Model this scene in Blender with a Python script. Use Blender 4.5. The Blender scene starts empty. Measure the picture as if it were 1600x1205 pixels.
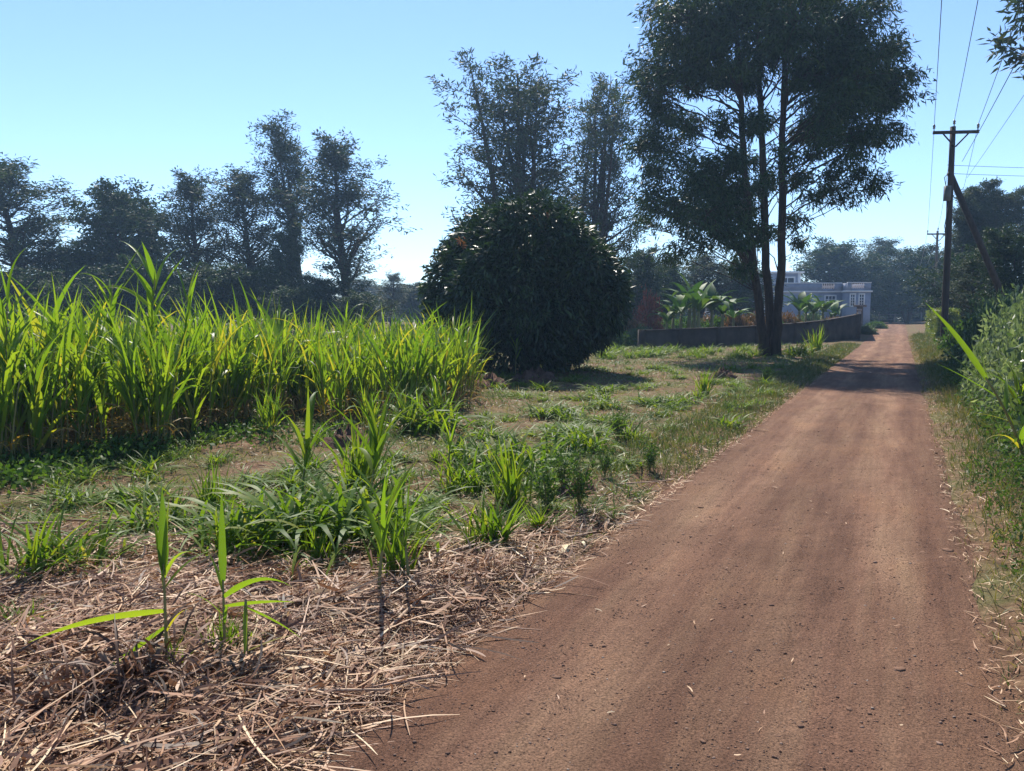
import bpy, math, random
import numpy as np
from mathutils import Vector, Matrix
R = math.radians
rng = np.random.default_rng(11)
random.seed(11)
scene = bpy.context.scene
col = scene.collection

# ------------------------------------------------------------------ camera, sky, sun, exposure
CAM_H, F, HORIZON = 1.8, 1250.0, 490.0            # metres, focal length in photo pixels, horizon row
PITCH = math.atan((602.5 - HORIZON) / F)
cam = bpy.data.cameras.new('camera'); camo = bpy.data.objects.new('camera', cam); col.objects.link(camo)
camo.location = (0, 0, CAM_H); camo.rotation_euler = (math.pi/2 - PITCH, 0, 0)
cam.sensor_width = 36; cam.lens = 36 * F / 1600; cam.clip_start = 0.05; cam.clip_end = 2000
scene.camera = camo

SUN_AZ, SUN_EL = R(-7), R(50)
world = bpy.data.worlds.new('World'); scene.world = world; world.use_nodes = True
wn = world.node_tree.nodes; wl = world.node_tree.links
sky = wn.new('ShaderNodeTexSky'); sky.sky_type = 'NISHITA'; sky.sun_disc = False
sky.sun_elevation = SUN_EL; sky.sun_rotation = SUN_AZ
sky.air_density = 1.0; sky.dust_density = 0.12; sky.ozone_density = 4.0; sky.altitude = 2000
wn['Background'].inputs['Strength'].default_value = 0.135
wl.new(sky.outputs['Color'], wn['Background'].inputs['Color'])
sun = bpy.data.lights.new('sun', 'SUN'); suno = bpy.data.objects.new('sun', sun); col.objects.link(suno)
sun.energy = 5.0; sun.angle = R(0.53); sun.color = (1.0, 0.93, 0.82)
S = Vector((math.sin(SUN_AZ)*math.cos(SUN_EL), math.cos(SUN_AZ)*math.cos(SUN_EL), math.sin(SUN_EL)))
suno.rotation_euler = (-S).to_track_quat('-Z', 'Y').to_euler(); suno.location = S * 60
scene.view_settings.view_transform = 'Standard'; scene.view_settings.look = 'None'
scene.view_settings.exposure = 0.7; scene.view_settings.gamma = 1.0
scene.view_settings.use_curve_mapping = False
scene.render.engine = 'CYCLES'
scene.cycles.use_denoising = True
scene.cycles.max_bounces = 7; scene.cycles.diffuse_bounces = 3; scene.cycles.glossy_bounces = 2
scene.cycles.transmission_bounces = 4; scene.cycles.volume_bounces = 0; scene.cycles.transparent_max_bounces = 4
scene.cycles.sample_clamp_indirect = 6.0
scene.cycles.caustics_reflective = False; scene.cycles.caustics_refractive = False

# ------------------------------------------------------------------ pixels to places
def ray(px, py):
    a, b = (px - 800) / F, -(py - 602.5) / F
    c, s = math.cos(PITCH), math.sin(PITCH)
    return Vector((a, c + b*s, -s + b*c))
def gp(px, py, z=0.0):                       # where a pixel's ray meets the ground level z
    d = ray(px, py); t = (z - CAM_H) / d.z
    return Vector((d.x*t, d.y*t, z))
def at(px, py, Y):                           # point of the ray at depth Y
    d = ray(px, py); return Vector((d.x, d.y, d.z)) * (Y / d.y) + Vector((0, 0, CAM_H))

# ------------------------------------------------------------------ terrain
ROAD_K, ROAD_0 = 0.485, -0.87
COSA = 1 / math.sqrt(1 + ROAD_K**2); ROAD_ANG = math.atan(ROAD_K)
HALF = 1.30
def perp(x, y): return (x - ROAD_K*y - ROAD_0) * COSA
_ph = np.random.default_rng(5).uniform(0, 6.28, (40, 2)); _dr = np.random.default_rng(6).uniform(0, 6.28, 40)
def nz(x, y, sc, k=0):                       # smooth noise about -1..1
    v = 0
    for i in range(5):
        j = (i + 5*k) % 40; f = sc * (0.7 + 0.35*i)
        v = v + np.sin((x*math.cos(_dr[j]) + y*math.sin(_dr[j]))*f + _ph[j, 0]) * np.cos((x*math.sin(_dr[j]*1.7) - y*math.cos(_dr[j]*1.7))*f*0.8 + _ph[j, 1])
    return v / 2.4
def sstep(a, b, x):
    t = np.clip((x - a) / (b - a), 0, 1); return t*t*(3 - 2*t)
def crest(y): return 0.5*sstep(40, 108, y) - 2.6*sstep(116, 190, y)
def H(x, y):
    x = np.asarray(x, float); y = np.asarray(y, float)
    p = perp(x, y) + 0.10*nz(x, y, 1.1, 1) + 0.05*nz(x, y, 4.0, 2)
    left = sstep(1.12, 1.75, -p); right = sstep(1.12, 1.8, p)
    z = crest(y) - 0.05 + left*(0.10 + 0.035*nz(x, y, 1.7, 3) + 0.018*nz(x, y, 6.0, 4)) + right*(0.11 + 0.03*nz(x, y, 2.0, 5))
    near = sstep(7.6, 4.0, y) * sstep(1.3, 2.3, -p)
    z = z + near*(0.05 + 0.045*nz(x, y, 2.4, 6)) + 0.45*sstep(3.0, 7.0, p)
    return z
def h1(x, y): return float(H(x, y))
def on(px, py):                              # pixel to a point on the real ground
    v = gp(px, py)
    for _ in range(4): v = gp(px, py, h1(v.x, v.y))
    return v

# ------------------------------------------------------------------ materials
def new_mat(name):
    m = bpy.data.materials.new(name); m.use_nodes = True
    n, l = m.node_tree.nodes, m.node_tree.links
    return m, n, l, n['Principled BSDF'], n['Material Output']
def ramp(n, stops):
    r = n.new('ShaderNodeValToRGB'); e = r.color_ramp.elements
    while len(e) < len(stops): e.new(0.5)
    for i, (p, c) in enumerate(stops): e[i].position = p; e[i].color = (*c, 1)
    return r
def leaf_mat(name, stops, trans=0.4, tcol=(1.5, 1.6, 0.7), rough=0.5, spec=0.35):
    m, n, l, b, o = new_mat(name)
    a = n.new('ShaderNodeAttribute'); a.attribute_name = 'tint'
    oi = n.new('ShaderNodeObjectInfo')
    ad = n.new('ShaderNodeMath'); ad.operation = 'MULTIPLY_ADD'; ad.inputs[1].default_value = 0.10; ad.use_clamp = True
    l.new(oi.outputs['Random'], ad.inputs[0]); l.new(a.outputs['Fac'], ad.inputs[2])
    r = ramp(n, stops); l.new(ad.outputs[0], r.inputs[0])
    l.new(r.outputs[0], b.inputs['Base Color']); b.inputs['Roughness'].default_value = rough
    b.inputs['Specular IOR Level'].default_value = spec
    mu = n.new('ShaderNodeMix'); mu.data_type = 'RGBA'; mu.blend_type = 'MULTIPLY'; mu.inputs[0].default_value = 1
    l.new(r.outputs[0], mu.inputs[6]); mu.inputs[7].default_value = (*tcol, 1)
    t = n.new('ShaderNodeBsdfTranslucent'); l.new(mu.outputs[2], t.inputs['Color'])
    x = n.new('ShaderNodeMixShader'); x.inputs[0].default_value = trans
    l.new(b.outputs[0], x.inputs[1]); l.new(t.outputs[0], x.inputs[2]); l.new(x.outputs[0], o.inputs['Surface'])
    return m
def noise_mat(name, stops, scale=8, rough=0.85, bump=0.3, bscale=40, stretch=(1, 1, 1), spec=0.2, detail=6):
    m, n, l, b, o = new_mat(name)
    tc = n.new('ShaderNodeTexCoord'); mp = n.new('ShaderNodeMapping'); mp.inputs['Scale'].default_value = stretch
    l.new(tc.outputs['Object'], mp.inputs[0])
    t = n.new('ShaderNodeTexNoise'); t.inputs['Scale'].default_value = scale; t.inputs['Detail'].default_value = detail
    t.inputs['Roughness'].default_value = 0.65
    l.new(mp.outputs[0], t.inputs[0]); r = ramp(n, stops); l.new(t.outputs[0], r.inputs[0])
    l.new(r.outputs[0], b.inputs['Base Color']); b.inputs['Roughness'].default_value = rough
    b.inputs['Specular IOR Level'].default_value = spec
    if bump:
        t2 = n.new('ShaderNodeTexNoise'); t2.inputs['Scale'].default_value = bscale; t2.inputs['Detail'].default_value = 5
        l.new(mp.outputs[0], t2.inputs[0])
        bp = n.new('ShaderNodeBump'); bp.inputs['Strength'].default_value = bump; bp.inputs['Distance'].default_value = 0.02
        l.new(t2.outputs[0], bp.inputs['Height']); l.new(bp.outputs[0], b.inputs['Normal'])
    return m
M = {}
M['napier'] = leaf_mat('napier_leaf', [(0, (.045, .10, .015)), (.45, (.11, .20, .026)), (.8, (.18, .255, .035)), (1, (.28, .27, .05))], 0.52, (1.85, 1.72, .45), .45, .35)
M['tuft'] = leaf_mat('tussock_leaf', [(0, (.05, .105, .016)), (.5, (.10, .175, .024)), (.85, (.17, .22, .034)), (1, (.3, .26, .1))], 0.48, (1.7, 1.6, .45), .5, .2)
M['dryleaf'] = leaf_mat('dry_leaf', [(0, (.13, .08, .04)), (.5, (.30, .2, .09)), (1, (.46, .33, .16))], 0.3, (1.3, 1.1, .7), .6, .3)
M['orangeleaf'] = leaf_mat('dying_leaf', [(0, (.22, .12, .025)), (.5, (.34, .22, .04)), (1, (.40, .32, .06))], 0.42, (1.4, 1.2, .6), .5, .3)
M['straw'] = leaf_mat('straw', [(0, (.035, .018, .011)), (.3, (.17, .082, .048)), (.6, (.34, .185, .108)), (.85, (.52, .33, .19)), (1, (.68, .52, .33))], 0.14, (1.1, .95, .75), .55, .35)
M['field'] = leaf_mat('field_grass', [(0, (.045, .10, .018)), (.4, (.095, .16, .03)), (.6, (.17, .18, .055)), (.8, (.23, .165, .085)), (1, (.33, .24, .135))], 0.3, (1.4, 1.4, .6), .5, .4)
M['verge'] = leaf_mat('verge_grass', [(0, (.035, .075, .016)), (.5, (.085, .12, .03)), (.8, (.16, .14, .055)), (1, (.28, .21, .11))], 0.34, (1.4, 1.4, .6), .5, .35)
M['weed'] = leaf_mat('weed_leaf', [(0, (.03, .065, .017)), (.6, (.065, .115, .027)), (1, (.11, .16, .04))], 0.36, (1.4, 1.6, .6), .55, .18)
M['mango'] = leaf_mat('mango_leaf', [(0, (.012, .026, .012)), (.7, (.024, .05, .018)), (.94, (.05, .085, .024)), (1, (.28, .11, .06))], 0.18, (1.5, 1.6, .6), .42, .38)
M['bigtree'] = leaf_mat('big_tree_leaf', [(0, (.014, .03, .012)), (.6, (.028, .055, .018)), (1, (.06, .09, .022))], 0.2, (1.5, 1.6, .6), .5, .22)
M['tree_a'] = leaf_mat('grey_green_leaf', [(0, (.026, .045, .022)), (.6, (.042, .065, .03)), (1, (.085, .085, .045))], 0.25, (1.4, 1.5, .7), .6, .2)
M['tree_b'] = leaf_mat('dark_green_leaf', [(0, (.016, .034, .015)), (.6, (.03, .055, .02)), (1, (.055, .085, .028))], 0.22, (1.4, 1.6, .6), .6, .2)
M['shrub'] = leaf_mat('shrub_leaf', [(0, (.035, .07, .028)), (.55, (.075, .12, .045)), (1, (.16, .2, .085))], 0.32, (1.4, 1.5, .7), .38, .5)
M['paleshrub'] = leaf_mat('grey_shrub_leaf', [(0, (.08, .12, .06)), (.55, (.17, .22, .12)), (1, (.32, .36, .22))], 0.4, (1.3, 1.4, .7), .45, .45)
M['rustshrub'] = leaf_mat('rust_shrub_leaf', [(0, (.05, .045, .02)), (.5, (.15, .10, .035)), (1, (.26, .13, .06))], 0.28, (1.3, 1.2, .7), .5, .3)
M['redshrub'] = leaf_mat('red_shrub_leaf', [(0, (.07, .03, .025)), (.5, (.16, .05, .035)), (1, (.26, .09, .06))], 0.25, (1.3, 1.0, .8), .5, .3)
M['hedge'] = leaf_mat('hedge_leaf', [(0, (.08, .13, .02)), (.5, (.17, .22, .03)), (1, (.3, .32, .05))], 0.3, (1.4, 1.4, .5), .45, .4)
M['banana'] = leaf_mat('banana_leaf', [(0, (.025, .065, .018)), (.6, (.05, .11, .024)), (1, (.11, .17, .04))], 0.25, (1.5, 1.6, .5), .55, .18)
M['flower'] = leaf_mat('petal', [(0, (.75, .68, .68)), (1, (.85, .82, .8))], 0.3, (1, 1, 1), .5, .3)
M['bark'] = noise_mat('bark', [(.3, (.03, .022, .016)), (.7, (.075, .055, .04))], 10, .9, .6, 25, (1, 1, .25))
M['palebark'] = noise_mat('pale_bark', [(.3, (.055, .045, .035)), (.7, (.13, .105, .085))], 10, .9, .5, 25, (1, 1, .25))
M['stem'] = noise_mat('cane_stem', [(.3, (.12, .13, .035)), (.55, (.2, .17, .06)), (.75, (.26, .19, .09))], 6, .55, 0, 1, (1, 1, 2), .4)
M['drystem'] = noise_mat('dry_cane', [(.25, (.2, .12, .075)), (.5, (.4, .26, .165)), (.75, (.56, .42, .28))], 9, .6, .2, 60, (3, 3, .6), .35)
M['darkstem'] = noise_mat('dark_cane', [(.25, (.09, .05, .035)), (.5, (.22, .13, .08)), (.75, (.36, .23, .14))], 9, .65, .2, 60, (3, 3, .6), .35)
M['chip'] = noise_mat('peeled_cane', [(.3, (.62, .52, .32)), (.7, (.8, .72, .5))], 20, .6, .2, 60, (4, 4, .5))
M['stone'] = noise_mat('pebble', [(.3, (.15, .085, .058)), (.7, (.24, .145, .1))], 14, .95, .4, 60, (1, 1, 1), .08)
M['gravel'] = leaf_mat('gravel', [(0, (.08, .043, .03)), (.55, (.17, .098, .068)), (.9, (.25, .165, .125)), (1, (.36, .28, .22))], 0.0, (1, 1, 1), .85, .2)
M['soilmound'] = noise_mat('dug_soil', [(.3, (.05, .028, .02)), (.7, (.15, .085, .06))], 14, .95, .9, 45)
M['polewood'] = noise_mat('creosoted_wood', [(.3, (.028, .024, .022)), (.7, (.075, .062, .052))], 12, .8, .4, 40, (1, 1, .1))
M['greypole'] = noise_mat('weathered_wood', [(.3, (.1, .085, .07)), (.7, (.2, .175, .15))], 12, .85, .4, 40, (1, 1, .1))
M['porcelain'] = noise_mat('porcelain', [(.3, (.12, .09, .08)), (.7, (.2, .16, .14))], 5, .25, 0, 1, (1, 1, 1), .6)
M['wire'] = noise_mat('cable', [(.3, (.03, .03, .032)), (.7, (.06, .06, .062))], 5, .5, 0)
M['paleline'] = noise_mat('bare_wire', [(.3, (.4, .4, .4)), (.7, (.55, .55, .55))], 5, .4, 0)
M['metal'] = noise_mat('grey_box', [(.3, (.09, .1, .1)), (.7, (.15, .16, .16))], 5, .5, 0)
M['render_wall'] = noise_mat('blue_grey_plaster', [(.3, (.17, .19, .245)), (.5, (.25, .275, .34)), (.7, (.28, .305, .37))], .9, .9, .15, 30)
M['trim'] = noise_mat('white_trim', [(.3, (.6, .6, .62)), (.7, (.72, .72, .73))], 2, .7, 0)
M['pinktrim'] = noise_mat('pink_baluster', [(.3, (.6, .5, .48)), (.7, (.72, .62, .58))], 3, .7, 0)
M['glass'] = noise_mat('dark_glass', [(.3, (.03, .04, .05)), (.7, (.06, .075, .09))], 2, .08, 0, 1, (1, 1, 1), .7)
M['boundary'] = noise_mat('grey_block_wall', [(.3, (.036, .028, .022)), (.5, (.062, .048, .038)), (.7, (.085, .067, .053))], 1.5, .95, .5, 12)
M['pinkwall'] = noise_mat('pinkish_plaster', [(.3, (.36, .29, .27)), (.7, (.48, .4, .37))], 2, .9, .2, 20)
M['tin'] = noise_mat('rusty_sheet', [(.3, (.12, .09, .075)), (.7, (.25, .2, .17))], 4, .6, .2, 20)

def ground_material():
    m, n, l, b, o = new_mat('field_soil')
    tc = n.new('ShaderNodeTexCoord')
    def noise(sc, det=6, rough=.6):
        t = n.new('ShaderNodeTexNoise'); t.inputs['Scale'].default_value = sc; t.inputs['Detail'].default_value = det
        t.inputs['Roughness'].default_value = rough; l.new(tc.outputs['Object'], t.inputs[0]); return t
    a = noise(9, 8, .7); ra = ramp(n, [(.3, (.06, .032, .02)), (.5, (.155, .088, .052)), (.7, (.28, .18, .105))]); l.new(a.outputs[0], ra.inputs[0])
    g = noise(.9, 4); rg = ramp(n, [(.42, (0, 0, 0)), (.62, (1, 1, 1))]); l.new(g.outputs[0], rg.inputs[0])
    gr = noise(14, 6); rr = ramp(n, [(.3, (.05, .07, .022)), (.7, (.17, .17, .06))]); l.new(gr.outputs[0], rr.inputs[0])
    mx = n.new('ShaderNodeMix'); mx.data_type = 'RGBA'
    sc_ = n.new('ShaderNodeMath'); sc_.operation = 'MULTIPLY'; sc_.inputs[1].default_value = .75
    l.new(rg.outputs[0], sc_.inputs[0]); l.new(sc_.outputs[0], mx.inputs[0]); l.new(ra.outputs[0], mx.inputs[6]); l.new(rr.outputs[0], mx.inputs[7])
    l.new(mx.outputs[2], b.inputs['Base Color']); b.inputs['Roughness'].default_value = .95; b.inputs['Specular IOR Level'].default_value = .15
    bp = n.new('ShaderNodeBump'); bp.inputs['Strength'].default_value = .8; bp.inputs['Distance'].default_value = .05
    bn = noise(22, 7, .7); l.new(bn.outputs[0], bp.inputs['Height']); l.new(bp.outputs[0], b.inputs['Normal'])
    return m
def road_material():
    m, n, l, b, o = new_mat('murram')
    tc = n.new('ShaderNodeTexCoord')
    def noise(sc, det, st, rough=.6):
        mp = n.new('ShaderNodeMapping'); mp.inputs['Scale'].default_value = st; l.new(tc.outputs['Object'], mp.inputs[0])
        t = n.new('ShaderNodeTexNoise'); t.inputs['Scale'].default_value = sc; t.inputs['Detail'].default_value = det
        t.inputs['Roughness'].default_value = rough; l.new(mp.outputs[0], t.inputs[0]); return t
    def mix(mode, fac, a, c):
        x = n.new('ShaderNodeMix'); x.data_type = 'RGBA'; x.blend_type = mode; x.inputs[0].default_value = fac
        l.new(a, x.inputs[6]); l.new(c, x.inputs[7]); return x.outputs[2]
    base = noise(1, 6, (2.6, .22, 1)); r1 = ramp(n, [(.28, (.125, .064, .042)), (.45, (.182, .099, .064)), (.6, (.23, .137, .087)), (.75, (.275, .175, .107))]); l.new(base.outputs[0], r1.inputs[0])
    blot = noise(1.1, 6, (1, .6, 1)); r2 = ramp(n, [(.3, (.74, .71, .70)), (.52, (1, 1, 1)), (.72, (1.16, 1.12, 1.02))]); l.new(blot.outputs[0], r2.inputs[0])
    c = mix('MULTIPLY', 1, r1.outputs[0], r2.outputs[0])
    fine = noise(95, 4, (1, 1, 1), .7); r3 = ramp(n, [(.34, (.35, .33, .32)), (.5, (1, 1, 1)), (.66, (1.5, 1.48, 1.45))]); l.new(fine.outputs[0], r3.inputs[0])
    c = mix('MULTIPLY', .9, c, r3.outputs[0])
    tr = noise(1, 5, (14, .5, 1)); r4 = ramp(n, [(.35, (.86, .84, .82)), (.6, (1.06, 1.05, 1.04))]); l.new(tr.outputs[0], r4.inputs[0])
    c = mix('MULTIPLY', .8, c, r4.outputs[0])
    # the two compacted wheel tracks are a paler, finer dust
    sx = n.new('ShaderNodeSeparateXYZ'); l.new(tc.outputs['Object'], sx.inputs[0]); wob = noise(1, 3, (.6, .35, 1))
    ab = n.new('ShaderNodeMath'); ab.operation = 'ABSOLUTE'; sh = n.new('ShaderNodeMath'); sh.operation = 'MULTIPLY_ADD'; sh.inputs[1].default_value = .5
    l.new(wob.outputs[0], sh.inputs[0]); l.new(sx.outputs[0], sh.inputs[2]); o2 = n.new('ShaderNodeMath'); o2.operation = 'SUBTRACT'; o2.inputs[1].default_value = .27; l.new(sh.outputs[0], o2.inputs[0]); l.new(o2.outputs[0], ab.inputs[0])
    r5 = ramp(n, [(.0, (.86, .83, .8)), (.3, (.9, .88, .86)), (.55, (1.2, 1.2, 1.18)), (.72, (1.2, 1.2, 1.18)), (1., (.88, .84, .81))]); l.new(ab.outputs[0], r5.inputs[0])
    c = mix('MULTIPLY', .8, c, r5.outputs[0])
    l.new(c, b.inputs['Base Color']); b.inputs['Roughness'].default_value = .93; b.inputs['Specular IOR Level'].default_value = .18
    h1_ = noise(60, 6, (1, 1, 1), .75); h2_ = noise(9, 4, (1, .5, 1))
    ad = n.new('ShaderNodeMath'); ad.operation = 'MULTIPLY_ADD'; ad.inputs[1].default_value = 1.6
    l.new(h2_.outputs[0], ad.inputs[0]); l.new(h1_.outputs[0], ad.inputs[2])
    bp = n.new('ShaderNodeBump'); bp.inputs['Strength'].default_value = .95; bp.inputs['Distance'].default_value = .022
    l.new(ad.outputs[0], bp.inputs['Height']); l.new(bp.outputs[0], b.inputs['Normal'])
    return m
M['ground'] = ground_material(); M['road'] = road_material()

# ------------------------------------------------------------------ mesh helpers
def mesh_np(name, V, faces, k, mat, tint=None, smooth=False):
    """one mesh from (n,3) vertices and (m,k) faces"""
    me = bpy.data.meshes.new(name)
    V = np.asarray(V, np.float32); Fc = np.asarray(faces, np.int32)
    me.vertices.add(len(V)); me.vertices.foreach_set('co', V.ravel())
    me.loops.add(Fc.size); me.loops.foreach_set('vertex_index', Fc.ravel())
    me.polygons.add(len(Fc)); me.polygons.foreach_set('loop_start', np.arange(0, Fc.size, k, dtype=np.int32))
    me.polygons.foreach_set('loop_total', np.full(len(Fc), k, np.int32))
    if smooth: me.polygons.foreach_set('use_smooth', np.ones(len(Fc), bool))
    if tint is not None:
        a = me.attributes.new('tint', 'FLOAT', 'FACE'); a.data.foreach_set('value', np.asarray(tint, np.float32))
    me.update(); me.validate(); me.materials.append(mat)
    return me
def link(name, me, parent=None, loc=None):
    o = bpy.data.objects.new(name, me); col.objects.link(o)
    if parent: o.parent = parent
    if loc is not None: o.location = loc
    return o
def tag(o, label=None, cat=None, group=None, kind=None):
    if label: o['label'] = label
    if cat: o['category'] = cat
    if group: o['group'] = group
    if kind: o['kind'] = kind
    return o
def thing(name, label, cat, loc=(0, 0, 0), group=None, rz=0, sc=1):
    o = bpy.data.objects.new(name, None); col.objects.link(o); o.empty_display_size = .2
    o.location = loc; o.rotation_euler = (0, 0, rz); o.scale = (sc, sc, sc) if np.isscalar(sc) else sc
    return tag(o, label, cat, group)
def copy_thing(src, loc, rz=0, sc=1, label=None, group=None, cat=None, name=None):
    c = src.copy(); col.objects.link(c); c.location = loc; c.rotation_euler = (0, 0, rz)
    c.scale = (sc, sc, sc) if np.isscalar(sc) else sc
    if name: c.name = name
    if label: c['label'] = label
    if cat: c['category'] = cat
    if group: c['group'] = group
    elif 'group' in c.keys() and label: del c['group']
    for ch in src.children:
        d = ch.copy(); col.objects.link(d); d.parent = c
        for g in ch.children:
            e = g.copy(); col.objects.link(e); e.parent = d
    return c

def leaves(P, D, L, W, fold=.15, roll=None):
    """diamond leaves: base points, directions, lengths, widths -> verts (4n,3), quads"""
    n = len(P); D = D / np.maximum(np.linalg.norm(D, axis=1, keepdims=True), 1e-6)
    rv = rng.normal(size=(n, 3)); s = np.cross(D, rv); s /= np.maximum(np.linalg.norm(s, axis=1, keepdims=True), 1e-6)
    nn = np.cross(s, D); L = np.broadcast_to(L, n)[:, None]; W = np.broadcast_to(W, n)[:, None]
    mid = P + D*L*.45 + nn*W*fold
    V = np.stack([P, mid + s*W*.5, P + D*L, mid - s*W*.5], 1).reshape(-1, 3)
    return V, np.arange(4*n).reshape(-1, 4)
def blades(P, az, el, L, W, droop, nseg=4, bend=0., roll=0., prof=None, pw=1.4):
    """curved grass blades as strips -> verts, quads, blade index per quad"""
    n = len(P); s = np.linspace(0, 1, nseg+1); bc = lambda v: np.broadcast_to(np.asarray(v, float), n)[:, None]
    th = bc(el) - bc(droop)*s[None]**pw; a = bc(az) + bc(bend)*s[None]
    st = bc(L)/nseg; thm = (th[:, 1:]+th[:, :-1])/2; am = (a[:, 1:]+a[:, :-1])/2
    d = np.stack([np.cos(thm)*np.cos(am), np.cos(thm)*np.sin(am), np.sin(thm)], 2)*st[..., None]
    C = np.concatenate([np.zeros((n, 1, 3)), np.cumsum(d, 1)], 1) + np.asarray(P)[:, None, :]
    side = np.stack([-np.sin(a), np.cos(a), np.zeros_like(a)], 2)
    up = np.stack([-np.sin(th)*np.cos(a), -np.sin(th)*np.sin(a), np.cos(th)], 2)
    r = bc(roll)[..., None]; side = side*np.cos(r) + up*np.sin(r)
    x, y = prof or ([0, .2, .6, 1], [.55, 1, .72, .02])
    w = (np.interp(s, x, y)[None]*bc(W)/2)[..., None]
    V = np.stack([C - side*w, C + side*w], 2).reshape(-1, 3)      # n, nseg+1, 2
    b = (np.arange(n)*(nseg+1)*2)[:, None] + (np.arange(nseg)*2)[None]
    Q = np.stack([b, b+1, b+3, b+2], 2).reshape(-1, 4)
    return V, Q, np.repeat(np.arange(n), nseg)
def tubes(paths, k=6):
    """list of (points (m,3), radii (m,)) -> verts, quads (ends closed by pinching)"""
    Vs, Qs, off = [], [], 0
    for pts, rad in paths:
        pts = np.asarray(pts, float); rad = np.asarray(rad, float); m = len(pts)
        t = np.gradient(pts, axis=0); t /= np.maximum(np.linalg.norm(t, axis=1, keepdims=True), 1e-9)
        ref = np.where(np.abs(t[:, 2:3]) > .9, np.array([[1., 0, 0]]), np.array([[0, 0, 1.]]))
        u = np.cross(t, ref); u /= np.linalg.norm(u, axis=1, keepdims=True)
        for i in range(1, m):                                    # keep the frame from flipping
            if np.dot(u[i], u[i-1]) < 0: u[i] = -u[i]
            u[i] = u[i-1] - t[i]*np.dot(u[i-1], t[i]); u[i] /= max(np.linalg.norm(u[i]), 1e-9)
        v = np.cross(t, u); a = np.linspace(0, 2*np.pi, k, endpoint=False)
        ring = (np.cos(a)[None, :, None]*u[:, None] + np.sin(a)[None, :, None]*v[:, None])*rad[:, None, None] + pts[:, None]
        ring = np.concatenate([np.repeat(pts[:1, None], k, 1), ring, np.repeat(pts[-1:, None], k, 1)], 0); m2 = m+2
        Vs.append(ring.reshape(-1, 3))
        i = np.arange(m2-1)[:, None]*k; j = np.arange(k)[None]
        q = np.stack([i+j, i+(j+1) % k, i+k+(j+1) % k, i+k+j], 2).reshape(-1, 4) + off
        Qs.append(q); off += m2*k
    return np.concatenate(Vs), np.concatenate(Qs)
def tube_mesh(name, paths, mat, k=6): V, Q = tubes(paths, k); return mesh_np(name, V, Q, 4, mat, smooth=True)
def boxes(bx):
    """list of (x0,x1,y0,y1,z0,z1) -> verts, quads"""
    V, Q = [], []
    for i, (a, b, c, d, e, f) in enumerate(bx):
        V += [(a, c, e), (b, c, e), (b, d, e), (a, d, e), (a, c, f), (b, c, f), (b, d, f), (a, d, f)]
        Q += [[i*8+t for t in q] for q in ((0, 3, 2, 1), (4, 5, 6, 7), (0, 1, 5, 4), (1, 2, 6, 5), (2, 3, 7, 6), (3, 0, 4, 7))]
    return V, Q
def box_mesh(name, bx, mat): V, Q = boxes(bx); return mesh_np(name, V, Q, 4, mat)
def bez(p0, p1, p2, n):
    t = np.linspace(0, 1, n)[:, None]; p0, p1, p2 = map(np.asarray, (p0, p1, p2))
    return (1-t)**2*p0 + 2*t*(1-t)*p1 + t*t*p2

# ------------------------------------------------------------------ ground and road
def sheet():
    u = np.linspace(-1, 1, 300); x = 260*np.sinh(u*6.2)/np.sinh(6.2)
    v = np.linspace(-.62, 1, 340); y = 420*np.sinh(v*6.0)/np.sinh(6.0) + 3
    X, Y = np.meshgrid(x + 0.5, y); Z = H(X, Y)
    V = np.stack([X, Y, Z], 2).reshape(-1, 3); w = len(x); hgt = len(y)
    i = (np.arange(hgt-1)*w)[:, None] + np.arange(w-1)[None]
    Q = np.stack([i, i+1, i+w+1, i+w], 2).reshape(-1, 4)
    return mesh_np('ground', V, Q, 4, M['ground'], smooth=True)
tag(link('ground', sheet()), 'brown and green rough field soil', None, None, 'structure')
def road_mesh():
    s = np.concatenate([np.linspace(-14, 1.5, 20), np.linspace(1.6, 14, 260), np.linspace(14.4, 60, 110), np.linspace(61, 150, 60)])
    p = np.linspace(-1.6, 1.6, 65); P, Sg = np.meshgrid(p, s)
    c, sn = math.cos(ROAD_ANG), math.sin(ROAD_ANG)
    X = ROAD_0 + P*c + Sg*sn; Y = -P*sn + Sg*c
    rut = -0.012*np.exp(-((P-.62)/.2)**2) - 0.012*np.exp(-((P+.55)/.2)**2)
    Z = crest(Y) + rut + 0.006*nz(X, Y, 3.5, 1) + 0.004*nz(X, Y, 11, 2) - 0.10*sstep(1.2, 1.6, np.abs(P))
    V = np.stack([P, Sg, Z], 2).reshape(-1, 3); w = len(p)
    i = (np.arange(len(s)-1)*w)[:, None] + np.arange(w-1)[None]
    return mesh_np('road', V, np.stack([i, i+1, i+w+1, i+w], 2).reshape(-1, 4), 4, M['road'], smooth=True)
road = link('road', road_mesh(), loc=(ROAD_0, 0, 0)); road.rotation_euler = (0, 0, -ROAD_ANG)
tag(road, 'straight reddish brown murram road', None, None, 'structure')
def rp(p, s):                                    # road frame to world
    c, sn = math.cos(ROAD_ANG), math.sin(ROAD_ANG)
    return ROAD_0 + p*c + s*sn, -p*sn + s*c
def road_z(x, y): return crest(y) - 0.012*np.exp(-((perp(x, y)-.62)/.2)**2) - 0.012*np.exp(-((perp(x, y)+.55)/.2)**2) + 0.006*nz(x, y, 3.5, 1)
def surf_z(x, y): return np.maximum(H(x, y), np.where(np.abs(perp(x, y)) < 1.35, road_z(x, y), -9))

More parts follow.
